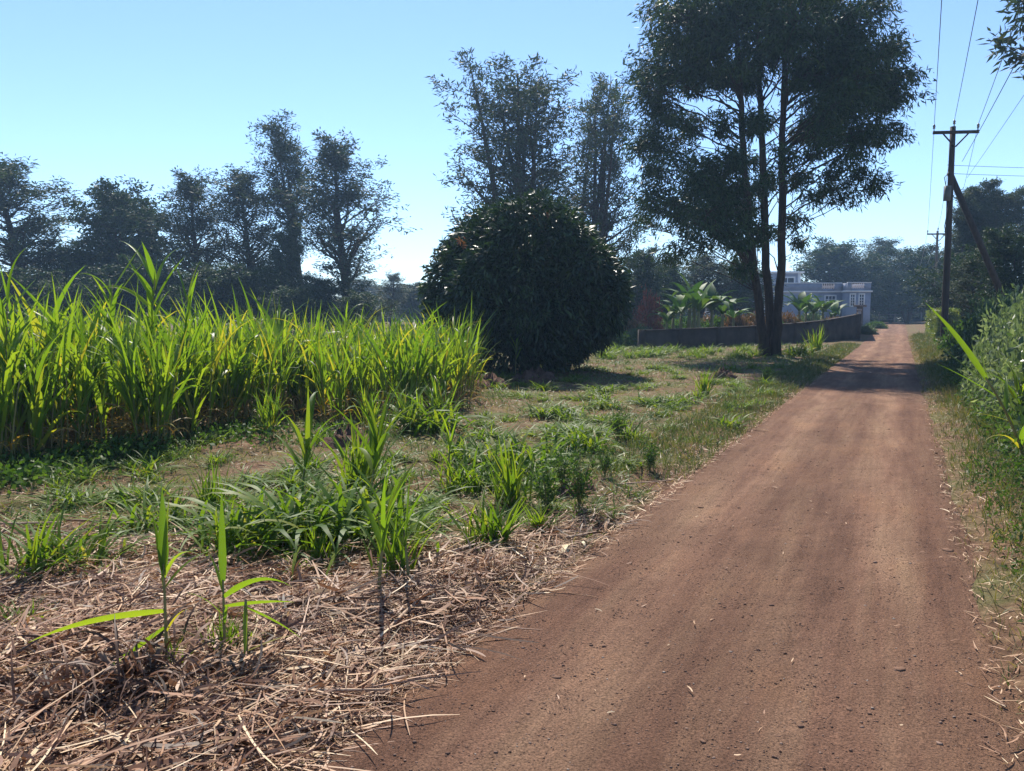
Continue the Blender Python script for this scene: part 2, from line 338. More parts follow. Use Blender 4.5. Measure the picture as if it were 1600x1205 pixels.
# ------------------------------------------------------------------ trees
def unit(v): v = np.asarray(v, float); return v / np.maximum(np.linalg.norm(v, axis=-1, keepdims=True), 1e-9)
def rand_dir(n): return unit(rng.normal(size=(n, 3)))
def foliage(name, C, D, K, sig, L, W, mat, droop=.3, align=.5, flat=1.0, tintspread=.25, lum=None):
    """K leaves round every twig point C with direction D; each twig has a tint of its own"""
    n = len(C); P = np.repeat(C, K, 0); Dd = np.repeat(unit(D), K, 0); m = len(P)
    off = np.clip(rng.normal(size=(m, 3)), -1.7, 1.7)*sig; off[:, 2] *= flat
    P = P + off
    d = Dd*align + rand_dir(m)*(1-align) + np.array([0, 0, -droop])
    V, Q = leaves(P, d, L*rng.uniform(.65, 1.3, m), W*rng.uniform(.7, 1.25, m))
    ct = rng.uniform(.15, .75, n) if lum is None else lum
    t = np.clip(np.repeat(ct, K) + rng.normal(size=m)*tintspread*.6, 0, .93)
    return mesh_np(name, V, Q, 4, mat, t)
def wander(p0, d0, length, n, rise=0., jit=.12):
    """a branch: polyline from p0 that starts along d0 and bends up by rise"""
    pts = [np.asarray(p0, float)]; d = unit(d0)
    for i in range(n):
        d = unit(d + np.array([0, 0, rise/n]) + rng.normal(size=3)*jit)
        pts.append(pts[-1] + d*length/n)
    return np.array(pts)
def make_tree(name, label, cat, kind, Ht, seed, leafmat, barkmat, K=7, L=.3, W=.09, n_limb=46, group=None):
    """a tree in its own metres: trunk(s), limbs and a crown; the kind sets the habit"""
    global rng
    keep = rng; rng = np.random.default_rng(seed)
    root = thing(name, label, cat, (0, 0, 0), group)
    trunks, wood, C, D = [], [], [], []
    if kind == 'vase': stems = [(rng.uniform(0, 6.28), rng.uniform(.03, .17), rng.uniform(.8, 1.0)) for _ in range(6)]
    elif kind == 'round': stems = [(rng.uniform(0, 6.28), rng.uniform(.05, .25), rng.uniform(.7, .9)) for _ in range(4)]
    elif kind == 'tuft': stems = [(rng.uniform(0, 6.28), rng.uniform(.0, .07), rng.uniform(.88, 1)) for _ in range(2)]
    else: stems = [(rng.uniform(0, 6.28), .02, 1.0)]
    for (az, lean, hf) in stems:
        n = 12; T = wander((0, 0, -.3), (math.cos(az)*lean, math.sin(az)*lean, 1), Ht*hf + .3, n, rise=.4, jit=.035)
        r0 = Ht*(.014 if len(stems) > 1 else .018); Rr = r0*(1 - .93*np.linspace(0, 1, n+1)**1.1)
        trunks.append((T, Rr))
        nl = n_limb if len(stems) == 1 else int(n_limb*2/len(stems))
        for i in range(nl):
            u = (i + rng.uniform(0, 1))/nl
            if kind == 'feather': t = .24 + .75*u; ln = Ht*.26*(math.sin(min(1, (1.12-t)*1.25)*math.pi/2)**.8)*rng.uniform(.4, 1.2); el = R(rng.uniform(28, 66)); rise = .45
            elif kind == 'tier': t = .22 + .77*u; ln = Ht*.27*(1.06-t)**.5*rng.uniform(.35, 1.25); el = R(rng.uniform(0, 42)); rise = .05
            elif kind == 'vase': t = .28 + .7*u; ln = Ht*.24*(1.1-t)**.55*rng.uniform(.6, 1.15); el = R(rng.uniform(20, 48)); rise = .35
            elif kind == 'tuft': t = .52 + .47*u; ln = Ht*.17*(1.08-t)**.35*rng.uniform(.5, 1.15); el = R(rng.uniform(20, 55)); rise = .3
            else: t = .16 + .82*u; ln = Ht*.34*math.sin(min(1, (1.15-t)*1.2)*math.pi/2)*rng.uniform(.45, 1.2); el = R(rng.uniform(5, 50)); rise = .5
            a = i*2.39996 + rng.uniform(-.5, .5) + az
            f = t*n; k0 = int(min(f, n-1)); p0 = T[k0] + (T[k0+1]-T[k0])*(f-k0)
            B = wander(p0, (math.cos(a)*math.cos(el), math.sin(a)*math.cos(el), math.sin(el)), ln, 5, rise)
            rb = min(float(np.interp(t, np.linspace(0, 1, n+1), Rr))*.55, ln*.03); wood.append((B, rb*(1-.88*np.linspace(0, 1, 6))))
            nt = 7 if kind != 'round' else 6
            for j in range(nt):
                s = .28 + .72*(j+rng.uniform(0, 1))/nt; g = s*5; q = int(min(g, 4)); b0 = B[q]+(B[q+1]-B[q])*(g-q)
                dirn = unit(B[q+1]-B[q])
                side = rand_dir(1)[0]
                if kind == 'tier': side[2] *= .25
                td = unit(dirn*.7 + side*.9 + np.array([0, 0, .15]))
                tl = ln*rng.uniform(.2, .42); Tw = wander(b0, td, tl, 3, .2, .15)
                if j % 2 == 0: wood.append((Tw, rb*.28*np.array([1, .75, .5, .2])))
                for w in (1, 1.5, 2, 2.5, 3): k1 = int(min(w, 2)); C.append(Tw[k1]+(Tw[k1+1]-Tw[k1])*(w-k1)); D.append(td)
            C.append(B[-1]); D.append(unit(B[-1]-B[-2]))
    for T, Rr in trunks: link('trunk', tube_mesh('trunk', [(T, Rr)], barkmat, 7), root)
    link('limbs', tube_mesh('limbs', wood, barkmat, 4), root)
    C = np.array(C); D = np.array(D)
    sig = {'feather': .20, 'tier': .19, 'vase': .17, 'tuft': .18, 'round': .30}[kind]*Ht/14
    cr = link('crown', foliage('crown', C, D, K, sig, L*Ht/14, W*Ht/14, leafmat, .12 if kind != 'tier' else .05, .45, .75 if kind != 'tier' else .4), root)
    rng = keep
    xs = C[:, 0]; top = C[:, 2].max()
    root['span'] = float(np.percentile(np.abs(C[:, :2]), 97)); root['top'] = float(top)
    return root
PROTO = {}
def proto(key, *a, **k): PROTO[key] = make_tree(*a, **k)
proto('feather1', 'tall_tree', 'x x x x', 'tree', 'feather', 15, 21, M['tree_a'], M['bark'], 7, .25, .07, 62)
proto('feather2', 'tall_tree', 'x x x x', 'tree', 'feather', 15, 22, M['tree_a'], M['bark'], 7, .25, .07, 58)
proto('tuft1', 'slender_tree', 'x x x x', 'tree', 'tuft', 15, 31, M['tree_a'], M['palebark'], 4, .26, .06, 32)
proto('tuft2', 'slender_tree', 'x x x x', 'tree', 'tuft', 15, 32, M['tree_a'], M['palebark'], 4, .26, .06, 28)
proto('tuft3', 'slender_tree', 'x x x x', 'tree', 'tuft', 15, 33, M['tree_a'], M['palebark'], 9, .26, .07, 40)
proto('vase1', 'open_crowned_tree', 'x x x x', 'tree', 'vase', 16, 51, M['tree_a'], M['bark'], 4, .24, .06, 66)
proto('vase2', 'open_crowned_tree', 'x x x x', 'tree', 'vase', 16, 57, M['tree_a'], M['bark'], 4, .24, .06, 56)
proto('round1', 'dense_tree', 'x x x x', 'tree', 'round', 12, 61, M['tree_b'], M['bark'], 9, .32, .13, 40)
proto('round2', 'dense_tree', 'x x x x', 'tree', 'round', 12, 62, M['tree_b'], M['bark'], 9, .32, .13, 44)
proto('round3', 'dense_tree', 'x x x x', 'tree', 'round', 12, 63, M['tree_b'], M['bark'], 8, .32, .13, 40)
_used = set()
def plant(key, px, top_py, Y, w_px, label, group=None, rz=None, zb=None):
    """a tree whose foot stands on the ground at depth Y, its top and width from the photograph"""
    src = PROTO[key]; x = (px-800)/F*Y; x = ray(px, 480).x/ray(px, 480).y*Y
    z0 = h1(x, Y) if zb is None else zb
    top = at(px, top_py, Y).z; sz = (top-z0)/src['top']*1.0
    sw = (w_px/2/F*Y)/src['span']
    rz = random.uniform(0, 6.28) if rz is None else rz
    c = copy_thing(src, (x, Y, z0), rz, (sw, sw, sz), label, group); _used.add(key); return c
G_ROW = 'trees in the row behind the tall grass'; G_FAR = 'far trees closing the horizon'; G_UND = 'bushy trees under the tall row'
plant('feather1', 22, 236, 58, 190, 'broad feathery tree whose dense crown stands clear at the end of the row', None)
plant('tuft1', 166, 297, 66, 62, 'small pale tufted tree poking out beside a dark dense tree')
plant('round1', 216, 288, 62, 150, 'dark dense tree between the pale tufted tree and feathery twin trees')
plant('round3', 118, 372, 60, 120, 'low bushy tree below the pale tufted tree')
plant('feather2', 312, 260, 60, 120, 'rounded top feathery tree beside an open feathery tree, tall grass before it')
plant('feather1', 378, 258, 61, 130, 'open feathery tree with sky showing through its branches, mid row', None, 2.0)
plant('round2', 436, 352, 58, 70, 'narrow dark tree standing in the dip beside the tallest slim tree')
plant('tuft2', 462, 338, 64, 34, 'thin bare stemmed sapling beside the narrow dark tree')
plant('tuft1', 476, 184, 64, 95, 'tallest slim tree with rusty tufted top beside the tiered tree', None, 1.2)
plant('feather2', 538, 200, 60, 150, 'tall airy tree with long lower branches reaching toward the mango tree', None, 3.1)
plant('vase1', 806, 84, 52, 178, 'tall many stemmed open tree rising straight behind the mango tree', None, .4)
plant('vase2', 925, 118, 54, 150, 'open tree with long slanting boughs between mango and three trunk tree', None, 2.2)
for px, ty, Y, w, k in [(30, 405, 52, 120, 'round2'), (95, 425, 50, 90, 'round1'), (170, 400, 54, 120, 'round3'), (250, 385, 55, 110, 'round2'), (330, 395, 52, 120, 'round1'),
                        (400, 400, 54, 110, 'round3'), (455, 430, 50, 90, 'round2'), (520, 415, 54, 110, 'round1'), (565, 440, 50, 80, 'round3')]:
    plant(k, px, ty+14, Y, w*.9, 'low dark bushy tree filling in beneath the tall row behind the grass', G_UND)
for px, ty, Y, w, k, lab in [(612, 424, 82, 52, 'feather2', 'small hazy tree standing alone in the gap beside the mango tree'),
                             (655, 442, 92, 90, 'round1', 'rounded hazy tree low in the gap beside the mango tree'),
                             (985, 384, 62, 90, 'round2', 'round dark tree just beyond the mango tree flank'),
                             (1035, 402, 66, 80, 'round3', 'dark tree between the mango neighbour and the banana plants'),
                             (1085, 395, 70, 110, 'feather1', 'feathery tree rising behind the banana plants'),
                             (1140, 405, 74, 110, 'round1', 'dark tree behind the banana plants near the three trunk tree'),
                             (960, 420, 70, 100, 'feather2', 'grey green tree peeping past the mango tree shoulder'),
                             (1305, 373, 112, 118, 'round3', 'rounded open tree standing behind the flat roofed house'),
                             (1352, 402, 116, 90, 'round2', 'lower tree beside the rounded one behind the house corner'),
                             (1378, 370, 125, 95, 'feather1', 'feathery topped tree behind the dark mass at the road end'),
                             (1418, 384, 104, 92, 'round1', 'tall black looking tree straight over the end of the road'),
                             (1392, 430, 112, 60, 'round3', 'leafy grey tree at the kerb of the road end beside the gate'),
                             (1450, 392, 100, 80, 'round2', 'dark tree behind the more distant power pole'),
                             (1502, 298, 62, 52, 'tuft3', 'slender tufted tree nearest the leaning pole strut'),
                             (1534, 294, 64, 48, 'tuft3', 'slender tufted tree in the middle of three beyond the strut'),
                             (1566, 284, 60, 62, 'tuft3', 'slender tufted tree with the widest top beyond the strut'),
                             (1500, 392, 54, 100, 'round3', 'bushy tree at the foot of the slender tufted trees'),
                             (1592, 352, 40, 110, 'round1', 'full bushy tree behind the strut foot'),
                             (1528, 396, 44, 80, 'feather2', 'pale feathery small tree below the strut')]:
    plant(k, px, ty, Y, w, lab)
for i in range(26):
    px = -120 + i*72 + random.uniform(-20, 20); Y = random.uniform(135, 175)
    plant(['round1', 'feather1', 'round2', 'round3'][i % 4], px, random.uniform(428, 452), Y, random.uniform(90, 130), 'distant hazy tree in the line along the horizon', G_FAR)
for i in range(30):
    px = -130 + i*62 + random.uniform(-15, 15); Y = random.uniform(118, 134)
    plant(['round1', 'round2', 'round3'][i % 3], px, random.uniform(462, 474), Y, random.uniform(80, 110), 'low dark thicket bush along the foot of the horizon trees', 'thicket bushes along the horizon', zb=h1((px-800)/F*Y, Y)-1.1)
# the tree beside the road whose outermost boughs hang into the corner of the view
t = copy_thing(PROTO['tuft3'], (18.0 + PROTO['tuft3']['span']*1.5, 30, h1(22.5, 30)), 1.0, (1.5, 1.5, 1.4), 'tall roadside tree whose boughs hang over the power lines'); _used.add('feather2')
for k, o in PROTO.items():                     # the originals were only moulds
    for ch in list(o.children): bpy.data.objects.remove(ch)
    bpy.data.objects.remove(o)

# --- the three-trunk tree by the road
def big_tree():
    Y0 = 34.2; base = on(1205, 556); bx, by = base.x, base.y; Y0 = by
    root = thing('three_trunk_tree', 'large dark leafy tree with three tall trunks standing by the road', 'tree', base)
    b = np.array(base)
    def loc(px, py, dy=0): return np.array(at(px, py, Y0+dy)) - b
    tp = [[(1197, 556), (1190, 515), (1180, 440), (1168, 330), (1160, 200), (1152, 60), (1146, -60)],
          [(1204, 556), (1203, 510), (1198, 420), (1193, 300), (1188, 160), (1184, 20), (1180, -90)],
          [(1211, 556), (1215, 490), (1222, 410), (1221, 300), (1223, 180), (1228, 60), (1236, -70)]]
    rad = [[.26, .18, .165, .15, .12, .08, .04], [.28, .185, .17, .15, .12, .09, .04], [.26, .18, .165, .15, .12, .08, .04]]
    dys = [-.15, .35, -.05]; T = []
    for path, rr, dy in zip(tp, rad, dys):
        P = np.array([loc(x, y, dy*(1+i*.5)) for i, (x, y) in enumerate(path)]); P[0, 2] = -.35
        s = np.linspace(0, 6, 25); P2 = np.stack([np.interp(s, range(7), P[:, k]) for k in range(3)], 1)
        P2[1:-1] = (P2[:-2] + P2[1:-1]*2 + P2[2:])/4; R2 = np.interp(s, range(7), rr)
        P2[2:, :2] += rng.normal(size=(23, 2))*.025
        T.append((P2, R2)); link('trunk', tube_mesh('trunk', [(P2, R2)], M['bark'], 12), root)
    bl = [(1190, -90, 95), (1110, -45, 85), (1280, -50, 90), (1075, 30, 68), (1150, 30, 75), (1245, 35, 75), (1325, 40, 78), (1020, 120, 52), (1080, 110, 55), (1165, 115, 50),
          (1265, 115, 62), (1335, 125, 70), (1395, 140, 52), (1418, 118, 30), (1022, 185, 42), (1075, 195, 38), (1290, 200, 52), (1350, 205, 58), (1396, 205, 36), (1125, 250, 40),
          (1060, 258, 42), (1100, 285, 45), (1165, 255, 34), (1305, 260, 36), (1350, 275, 34), (1374, 290, 24), (1005, 318, 34), (1050, 320, 42), (1105, 335, 46), (1150, 330, 44),
          (1245, 345, 24), (1252, 375, 18), (1335, 305, 24), (1095, 375, 28), (1150, 392, 32), (1060, 385, 22), (1190, 290, 28), (1268, 305, 24), (1010, 265, 26), (1040, 400, 20),
          (1120, 300, 40), (1250, 210, 24), (1165, 420, 18), (1255, 270, 20), (1200, 190, 26), (1180, 365, 24), (1000, 345, 22), (1300, 165, 40), (1110, 70, 50), (1370, 85, 45), (1010, 150, 40), (1000, 220, 34), (1025, 235, 36), (1040, 70, 46), (1015, 300, 34), (1075, 345, 36), (1130, 365, 34), (1235, -20, 70), (1165, -30, 60), (1310, 90, 50), (1210, 60, 50)]
    for _ in range(400):                         # smaller leafy sprays that fill the crown unevenly
        qx, qy = rng.uniform(985, 1435), rng.uniform(-60, 420); e2 = ((qx-1205)/222)**2 + ((qy-140)/(270 if qy > 140 else 230))**2
        if e2 > 1 or (1215 < qx < 1345 and qy > 315) or (qx > 1230 and qy > 340) or (1195 < qx < 1250 and 150 < qy < 330 and rng.random() < .6): continue
        bl.append((qx, qy, rng.uniform(14, 27)))
        if len(bl) > 150: break
    wood, C, D = [], [], []
    for (px, py, r) in bl:
        for rep in range(2 if r > 43 else 1):
            off = abs(px-1205)/36.; mx = math.sqrt(max(1., 5.6**2 - off**2))
            dy = rng.uniform(-.8, .8)*mx; c = loc(px, py, dy); rm = r/F*Y0
            best = min(range(3), key=lambda k: abs(np.interp(c[2], T[k][0][:, 2], T[k][0][:, 0]) - c[0]) + rng.uniform(0, 1.5))
            P2, R2 = T[best]; hd = math.hypot(c[0]-np.interp(c[2], P2[:, 2], P2[:, 0]), c[1])
            za = max(2.6, min(c[2] - .55*hd, P2[-1, 2]-.3)); a = np.array([np.interp(za, P2[:, 2], P2[:, k]) for k in range(3)])
            mid = (a+c)/2 + np.array([0, 0, .12*hd]); br = bez(a, mid, c, 8); br[1:-1] += rng.normal(size=(6, 3))*.06
            rb = min(.075, .018+.008*hd)*(1 if r > 28 else .55); wood.append((br, rb*(1-.75*np.linspace(0, 1, 8))))
            nt = int(5 + 26*rm*rm*.55)
            for j in range(nt):
                q = unit(rng.normal(size=3))*rm*rng.uniform(.35, 1.05)*np.array([1, 1, .82]); e = c + q
                s0 = br[rng.integers(4, 8)]; tw = bez(s0, (s0+e)/2 + np.array([0, 0, .15*rm]), e, 5)
                if rng.random() < .6: wood.append((tw, .018*np.array([1, .8, .6, .4, .2])))
                for w in (2, 3, 4): C.append(tw[w]); D.append(unit(e-s0))
    link('limbs', tube_mesh('limbs', wood, M['bark'], 5), root)
    C = np.array(C); D = np.array(D)
    link('crown', foliage('crown', C, D, 12, .16, .27, .056, M['bigtree'], .55, .35, .8), root)
big_tree()

# --- the mango tree
def mango():
    g = on(825, 578); Y0 = g.y; b = np.array(g)
    root = thing('mango_tree', 'dense dome shaped dark mango tree sweeping down to the field', 'tree', g)
    def loc(px, py, dy=0): return np.array(at(px, py, Y0+dy)) - b
    ppm = F/Y0
    el = [(824, 450, 114, 116), (768, 482, 80, 84), (895, 468, 66, 80), (795, 408, 68, 70), (866, 402, 64, 68), (715, 450, 42, 62), (942, 462, 30, 54), (832, 366, 58, 48), (800, 525, 92, 60), (725, 525, 40, 52), (878, 515, 46, 48)]
    for _ in range(46):                          # uneven leafy bumps over the dome
        a_ = rng.uniform(-.35, math.pi+.35); q_ = rng.uniform(.55, 1.0); rr_ = rng.uniform(17, 36); el.append((824+math.cos(a_)*110*q_, 450-math.sin(a_)*104*q_, rr_, rr_*rng.uniform(.7, 1.1)))
    E = [(loc(x, y, rng.uniform(-.3, .3) if rx > 60 else rng.uniform(-1.7, .8)), np.array([rx, max(rx*.95, 60) if rx > 60 else rx*1.1, ry])/ppm) for x, y, rx, ry in el]
    C, D = [], []
    for i, (c, r) in enumerate(E):
        n = int(1000*(r[0]*r[2])/(E[0][1][0]*E[0][1][2])) + 60
        d = rand_dir(n); lump = 1 + .12*nz(d[:, 0]*3+i, d[:, 2]*3+d[:, 1]*2, 2.2, 3) + rng.normal(size=n)*.05
        p = c + d*r*lump[:, None]
        ok = p[:, 2] > .12
        for j, (c2, r2) in enumerate(E):
            if j != i: ok &= (((p-c2)/r2)**2).sum(1) > .80
        C.append(p[ok]); D.append(d[ok])
    ci = E[0][0] + rand_dir(2200)*E[0][1]*rng.uniform(.35, .93, (2200, 1)); ok = ci[:, 2] > .5
    C.append(ci[ok]); D.append(rand_dir(ok.sum()))
    C = np.concatenate(C); D = np.concatenate(D)
    me = foliage('crown', C, D, 19, .11, .24, .064, M['mango'], .45, .5, 1., .35, np.clip(rng.normal(.45, .28, len(C)), .02, .9))
    link('crown', me, root)
    # the young coppery shoots at the top
    for (px, py) in [(848, 331), (768, 378), (905, 352), (728, 372), (780, 352)]:
        c = loc(px, py, -E[0][1][1]*.55)
        cc = c + rng.normal(size=(4, 3))*.09
        P = np.repeat(cc, 9, 0); V, Q = leaves(P, rand_dir(36)*.8 + np.array([0, -.3, -.2]), .17, .04)
        o = link('young_shoot', mesh_np('young_shoot', V, Q, 4, M['mango'], np.full(36, 1.0)), root); o['label'] = 'coppery young leaves'
    cs = [C[k] + D[k]*rng.uniform(.12, .3) for k in rng.choice(len(C)-2500, 130)]; cs = np.array(cs)
    link('stray_shoots', foliage('stray_shoots', cs, rand_dir(len(cs)) + np.array([0, 0, .4]), 12, .07, .22, .05, M['mango'], .35, .4), root)
    T = [(np.array([[0, 0, -.3], [.03, 0, .5], [.05, 0, 1.1]]), np.array([.26, .2, .17]))]
    link('trunk', tube_mesh('trunk', T, M['bark'], 10), root)
    wood = []
    for i in range(16):
        a = i*2.4; e = E[0][0] + np.array([math.cos(a)*1.6, math.sin(a)*1.6, rng.uniform(-.6, 1.5)])
        wood.append((bez((.05, 0, 1.0), (e[0]*.4, e[1]*.4, e[2]), e, 7), np.linspace(.09, .015, 7)))
    link('limbs', tube_mesh('limbs', wood, M['bark'], 6), root)
mango()

# ------------------------------------------------------------------ house behind the boundary wall
def house():
    Y0 = 88.0
    def X(px): return (px-800)/F*Y0*1.0
    def Z(py): return at(800, py, Y0).z
    g = 0.35; root = thing('flat_roofed_house', 'blue grey flat roofed house with white window frames and parapet', 'house', (X(1250), Y0, g))
    def L(px): return X(px) - X(1250)
    def zz(py): return Z(py) - g
    top, corn, x0, x1, bay0 = zz(443), zz(457), L(1128), L(1313), L(1313); xe = L(1349)
    def part(name, bx, mat, parent=root): return link(name, box_mesh(name, bx, mat), parent)
    part('wall', [(x0, x1, 0, 11, -.6, corn)], M['render_wall'])
    part('bay', [(bay0+.002, xe, -1.3, 8, -.6, corn)], M['render_wall'])
    part('cornice', [(x0-.12, x1-.2, -.16, 11.1, corn+.002, corn+.16), (bay0-.1, xe+.12, -1.46, 8.1, corn+.004, corn+.17)], M['trim'])
    # parapet panels leave room for the baluster runs
    runs = [(L(1281), L(1301), 0), (L(1319), L(1339), -1.3)]
    pb = corn+.18
    part('parapet', [(x0, runs[0][0], 0, .2, pb, top), (runs[0][1], x1-.01, 0, .2, pb, top), (bay0, runs[1][0], -1.3, -1.1, pb, top), (runs[1][1], xe, -1.3, -1.1, pb, top),
                     (xe-.2, xe, -1.09, 8, pb, top), (bay0+.003, bay0+.2, -1.09, .3, pb, top), (runs[0][0], runs[0][1], 0.02, .18, pb, pb+.22), (runs[1][0], runs[1][1], -1.28, -1.12, pb, pb+.22)], M['render_wall'])
    part('coping', [(x0, x1-.05, -.04, .24, top+.002, top+.09), (bay0, xe+.04, -1.34, -1.06, top+.004, top+.092)], M['trim'])
    for a, b, y in runs:
        for i in range(7):
            x = a + (i+.5)*(b-a)/7
            prof = [(0, .05), (.12, .075), (.3, .09), (.5, .05), (.66, .04), (.72, .07)]; s = (top-pb-.22)/.72
            link('baluster', tube_mesh('baluster', [(np.array([(x, y+.1, pb+.22+z*s) for z, r in prof]), np.array([r for z, r in prof]))], M['pinktrim'], 6), root)
    def window(pxa, pxb, pya, pyb, yf, cols, rows):
        a, b, t, bt = L(pxa), L(pxb), zz(pya), zz(pyb); f = .13
        w = part('window', [(a-f, b+f, yf-.06, yf+.02, t+.002, t+f), (a-f, b+f, yf-.09, yf+.02, bt-f, bt-.002), (a-f, a, yf-.055, yf+.02, bt, t), (b, b+f, yf-.055, yf+.02, bt, t)], M['trim'])
        part('pane', [(a+.001, b-.001, yf-.012, yf+.01, bt+.001, t-.001)], M['glass'], w)
        bars = [(a+(b-a)*i/cols-.03, a+(b-a)*i/cols+.03, yf-.035, yf-.014, bt+.002, t-.002) for i in range(1, cols)] + [(a+.002, b-.002, yf-.04, yf-.0125, bt+(t-bt)*i/rows-.025, bt+(t-bt)*i/rows+.025) for i in range(1, rows)]
        if bars: part('glazing_bar', bars, M['trim'], w)
    window(1247, 1257, 464, 482, 0, 2, 4); window(1287, 1302, 463, 478, 0, 3, 3)
    window(1318.5, 1324, 461, 478, -1.3, 2, 4); window(1332, 1338, 461, 478, -1.3, 2, 4)
    window(1180, 1192, 465, 482, 0, 2, 3); window(1150, 1163, 465, 482, 0, 2, 3)
    # upper storey set back
    Y1 = 5.0; ut = at(800, 427, Y0+Y1).z - g; ux0, ux1 = (1172-800)/F*(Y0+Y1) - X(1250), (1247-800)/F*(Y0+Y1) - X(1250)
    part('upper_storey', [(ux0, ux1, Y1, Y1+6, corn+.2, ut)], M['render_wall'])
    part('roof_slab', [(ux0-.3, ux1+.35, Y1-.35, Y1+6.3, ut+.002, ut+.2)], M['trim'])
    part('quoin', [(ux1-.3, ux1+.03, Y1-.03, Y1+.3, corn+.2, ut-.002)], M['trim'])
    a, b = ux1-2.2, ux1-.75
    w = part('window', [(a-.15, b+.15, Y1-.06, Y1+.02, ut-.55, ut-.4), (a-.15, a, Y1-.055, Y1+.02, corn+.3, ut-.552), (b, b+.15, Y1-.055, Y1+.02, corn+.3, ut-.552)], M['trim'])
    part('pane', [(a+.001, b-.001, Y1-.012, Y1+.01, corn+.3, ut-.553)], M['glass'], w)
    part('glazing_bar', [((a+b)/2-.04, (a+b)/2+.04, Y1-.035, Y1-.014, corn+.3, ut-.56)], M['trim'], w)
    # aerial on the upper roof
    ax = ux1-.45; V = [(np.array([(ax, Y1+1, ut+.2), (ax, Y1+1, ut+.75)]), np.array([.03, .025]))]
    V += [(np.array([(ax-.55, Y1+1, ut+.72), (ax+.45, Y1+1, ut+.72)]), np.array([.02, .02]))] + [(np.array([(ax-.5+i*.22, Y1+.75, ut+.725), (ax-.5+i*.22, Y1+1.25, ut+.725)]), np.array([.012, .012])) for i in range(5)]
    link('aerial', tube_mesh('aerial', V, M['metal'], 5), root)
house()

def boundary_wall():
    pts = [(1003, 547, 516), (1060, 545.5, 513.5), (1120, 543, 511.5), (1180, 540, 509), (1240, 537, 505), (1290, 534, 500), (1340, 530, 491)]
    root = thing('boundary_wall', 'long dark grey block boundary wall rising toward the road behind the three trunk tree', 'wall', on(1180, 540)); root['kind'] = 'thing'
    b = np.array(root.location); n = len(pts); G = []
    for x, yb, yt in pts: p = on(x, yb); G.append((np.array(p)-b, at(x, yt, p.y).z - b[2]))
    P = np.array([g[0] for g in G]); zt = np.array([g[1] for g in G])
    tt = (P[:, 0]-P[0, 0])/(P[-1, 0]-P[0, 0]); P[:, 1] = P[0, 1] + (P[-1, 1]-P[0, 1])*tt; zt = np.array([at(x, yt, P[i, 1]+b[1]).z - b[2] for i, (x, yb, yt) in enumerate(pts)])
    P[:, 0] = [at(x, yt, P[i, 1]+b[1]).x - b[0] for i, (x, yb, yt) in enumerate(pts)]
    s = np.linspace(0, n-1, 49); P = np.stack([np.interp(s, range(n), P[:, k]) for k in range(3)], 1); zt = np.interp(s, range(n), zt)
    d = np.gradient(P, axis=0)[:, :2]; d /= np.linalg.norm(d, axis=1, keepdims=True); nr = np.stack([-d[:, 1], d[:, 0]], 1)*.1
    def strip(w, z0, z1, mat, name):
        A = P[:, :2]-nr*w; B = P[:, :2]+nr*w
        V = np.concatenate([np.c_[A, z0], np.c_[A, z1], np.c_[B, z1], np.c_[B, z0]]); m = len(P); Q = []
        for k in range(4):
            i = np.arange(m-1); k2 = (k+1) % 4; Q.append(np.stack([k*m+i, k*m+i+1, k2*m+i+1, k2*m+i], 1))
        Q.append(np.array([[0, m, 2*m, 3*m], [m-1, 2*m-1, 3*m-1, 4*m-1]]))
        link(name, mesh_np(name, V, np.concatenate(Q), 4, mat), root)
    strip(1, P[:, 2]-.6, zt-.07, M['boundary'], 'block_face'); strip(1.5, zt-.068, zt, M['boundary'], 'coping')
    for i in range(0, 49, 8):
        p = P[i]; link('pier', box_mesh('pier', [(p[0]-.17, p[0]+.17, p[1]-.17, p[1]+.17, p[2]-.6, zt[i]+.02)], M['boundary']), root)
    # the paler return wall along the road with its gate post
    a = np.array(on(1341, 530)); r = thing('gate_wall', 'short pinkish plastered wall at the gate beside the road', 'wall', a); r['kind'] = 'thing'
    x1, y1 = rp(-2.3, 72); e = np.array((x1, y1, h1(x1, y1))); dv = e-a; ln = np.linalg.norm(dv[:2]); r.rotation_euler = (0, 0, math.atan2(dv[1], dv[0]))
    tz = at(1341, 485, a[1]).z - a[2]
    link('plaster_face', box_mesh('plaster_face', [(0.25, ln, -.1, .1, -.6, tz)], M['pinkwall']), r)
    link('coping', box_mesh('coping', [(0.2, ln, -.16, .16, tz+.002, tz+.09)], M['pinkwall']), r)
    link('post', box_mesh('post', [(ln+.01, ln+.5, -.25, .25, -.6, tz+.35)], M['tin']), r)
    link('post', box_mesh('post', [(ln+3.2, ln+3.6, -.25, .25, -.6, tz+.3)], M['tin']), r)
    link('lintel', box_mesh('lintel', [(ln-.3, ln+4, -.5, .5, tz+.36, tz+.5)], M['tin']), r)
boundary_wall()
# far stretch of low wall seen past the mango tree
a, b_ = on(905, 548), on(1000, 546)
w = tag(link('low_wall', box_mesh('low_wall', [(0, (b_-a).length, -.1, .1, -.5, .75)], M['pinkwall']), None, (a.x, a.y+14, a.z)), 'low pale wall half hidden between mango tree and grey boundary wall', 'wall', None, 'thing')

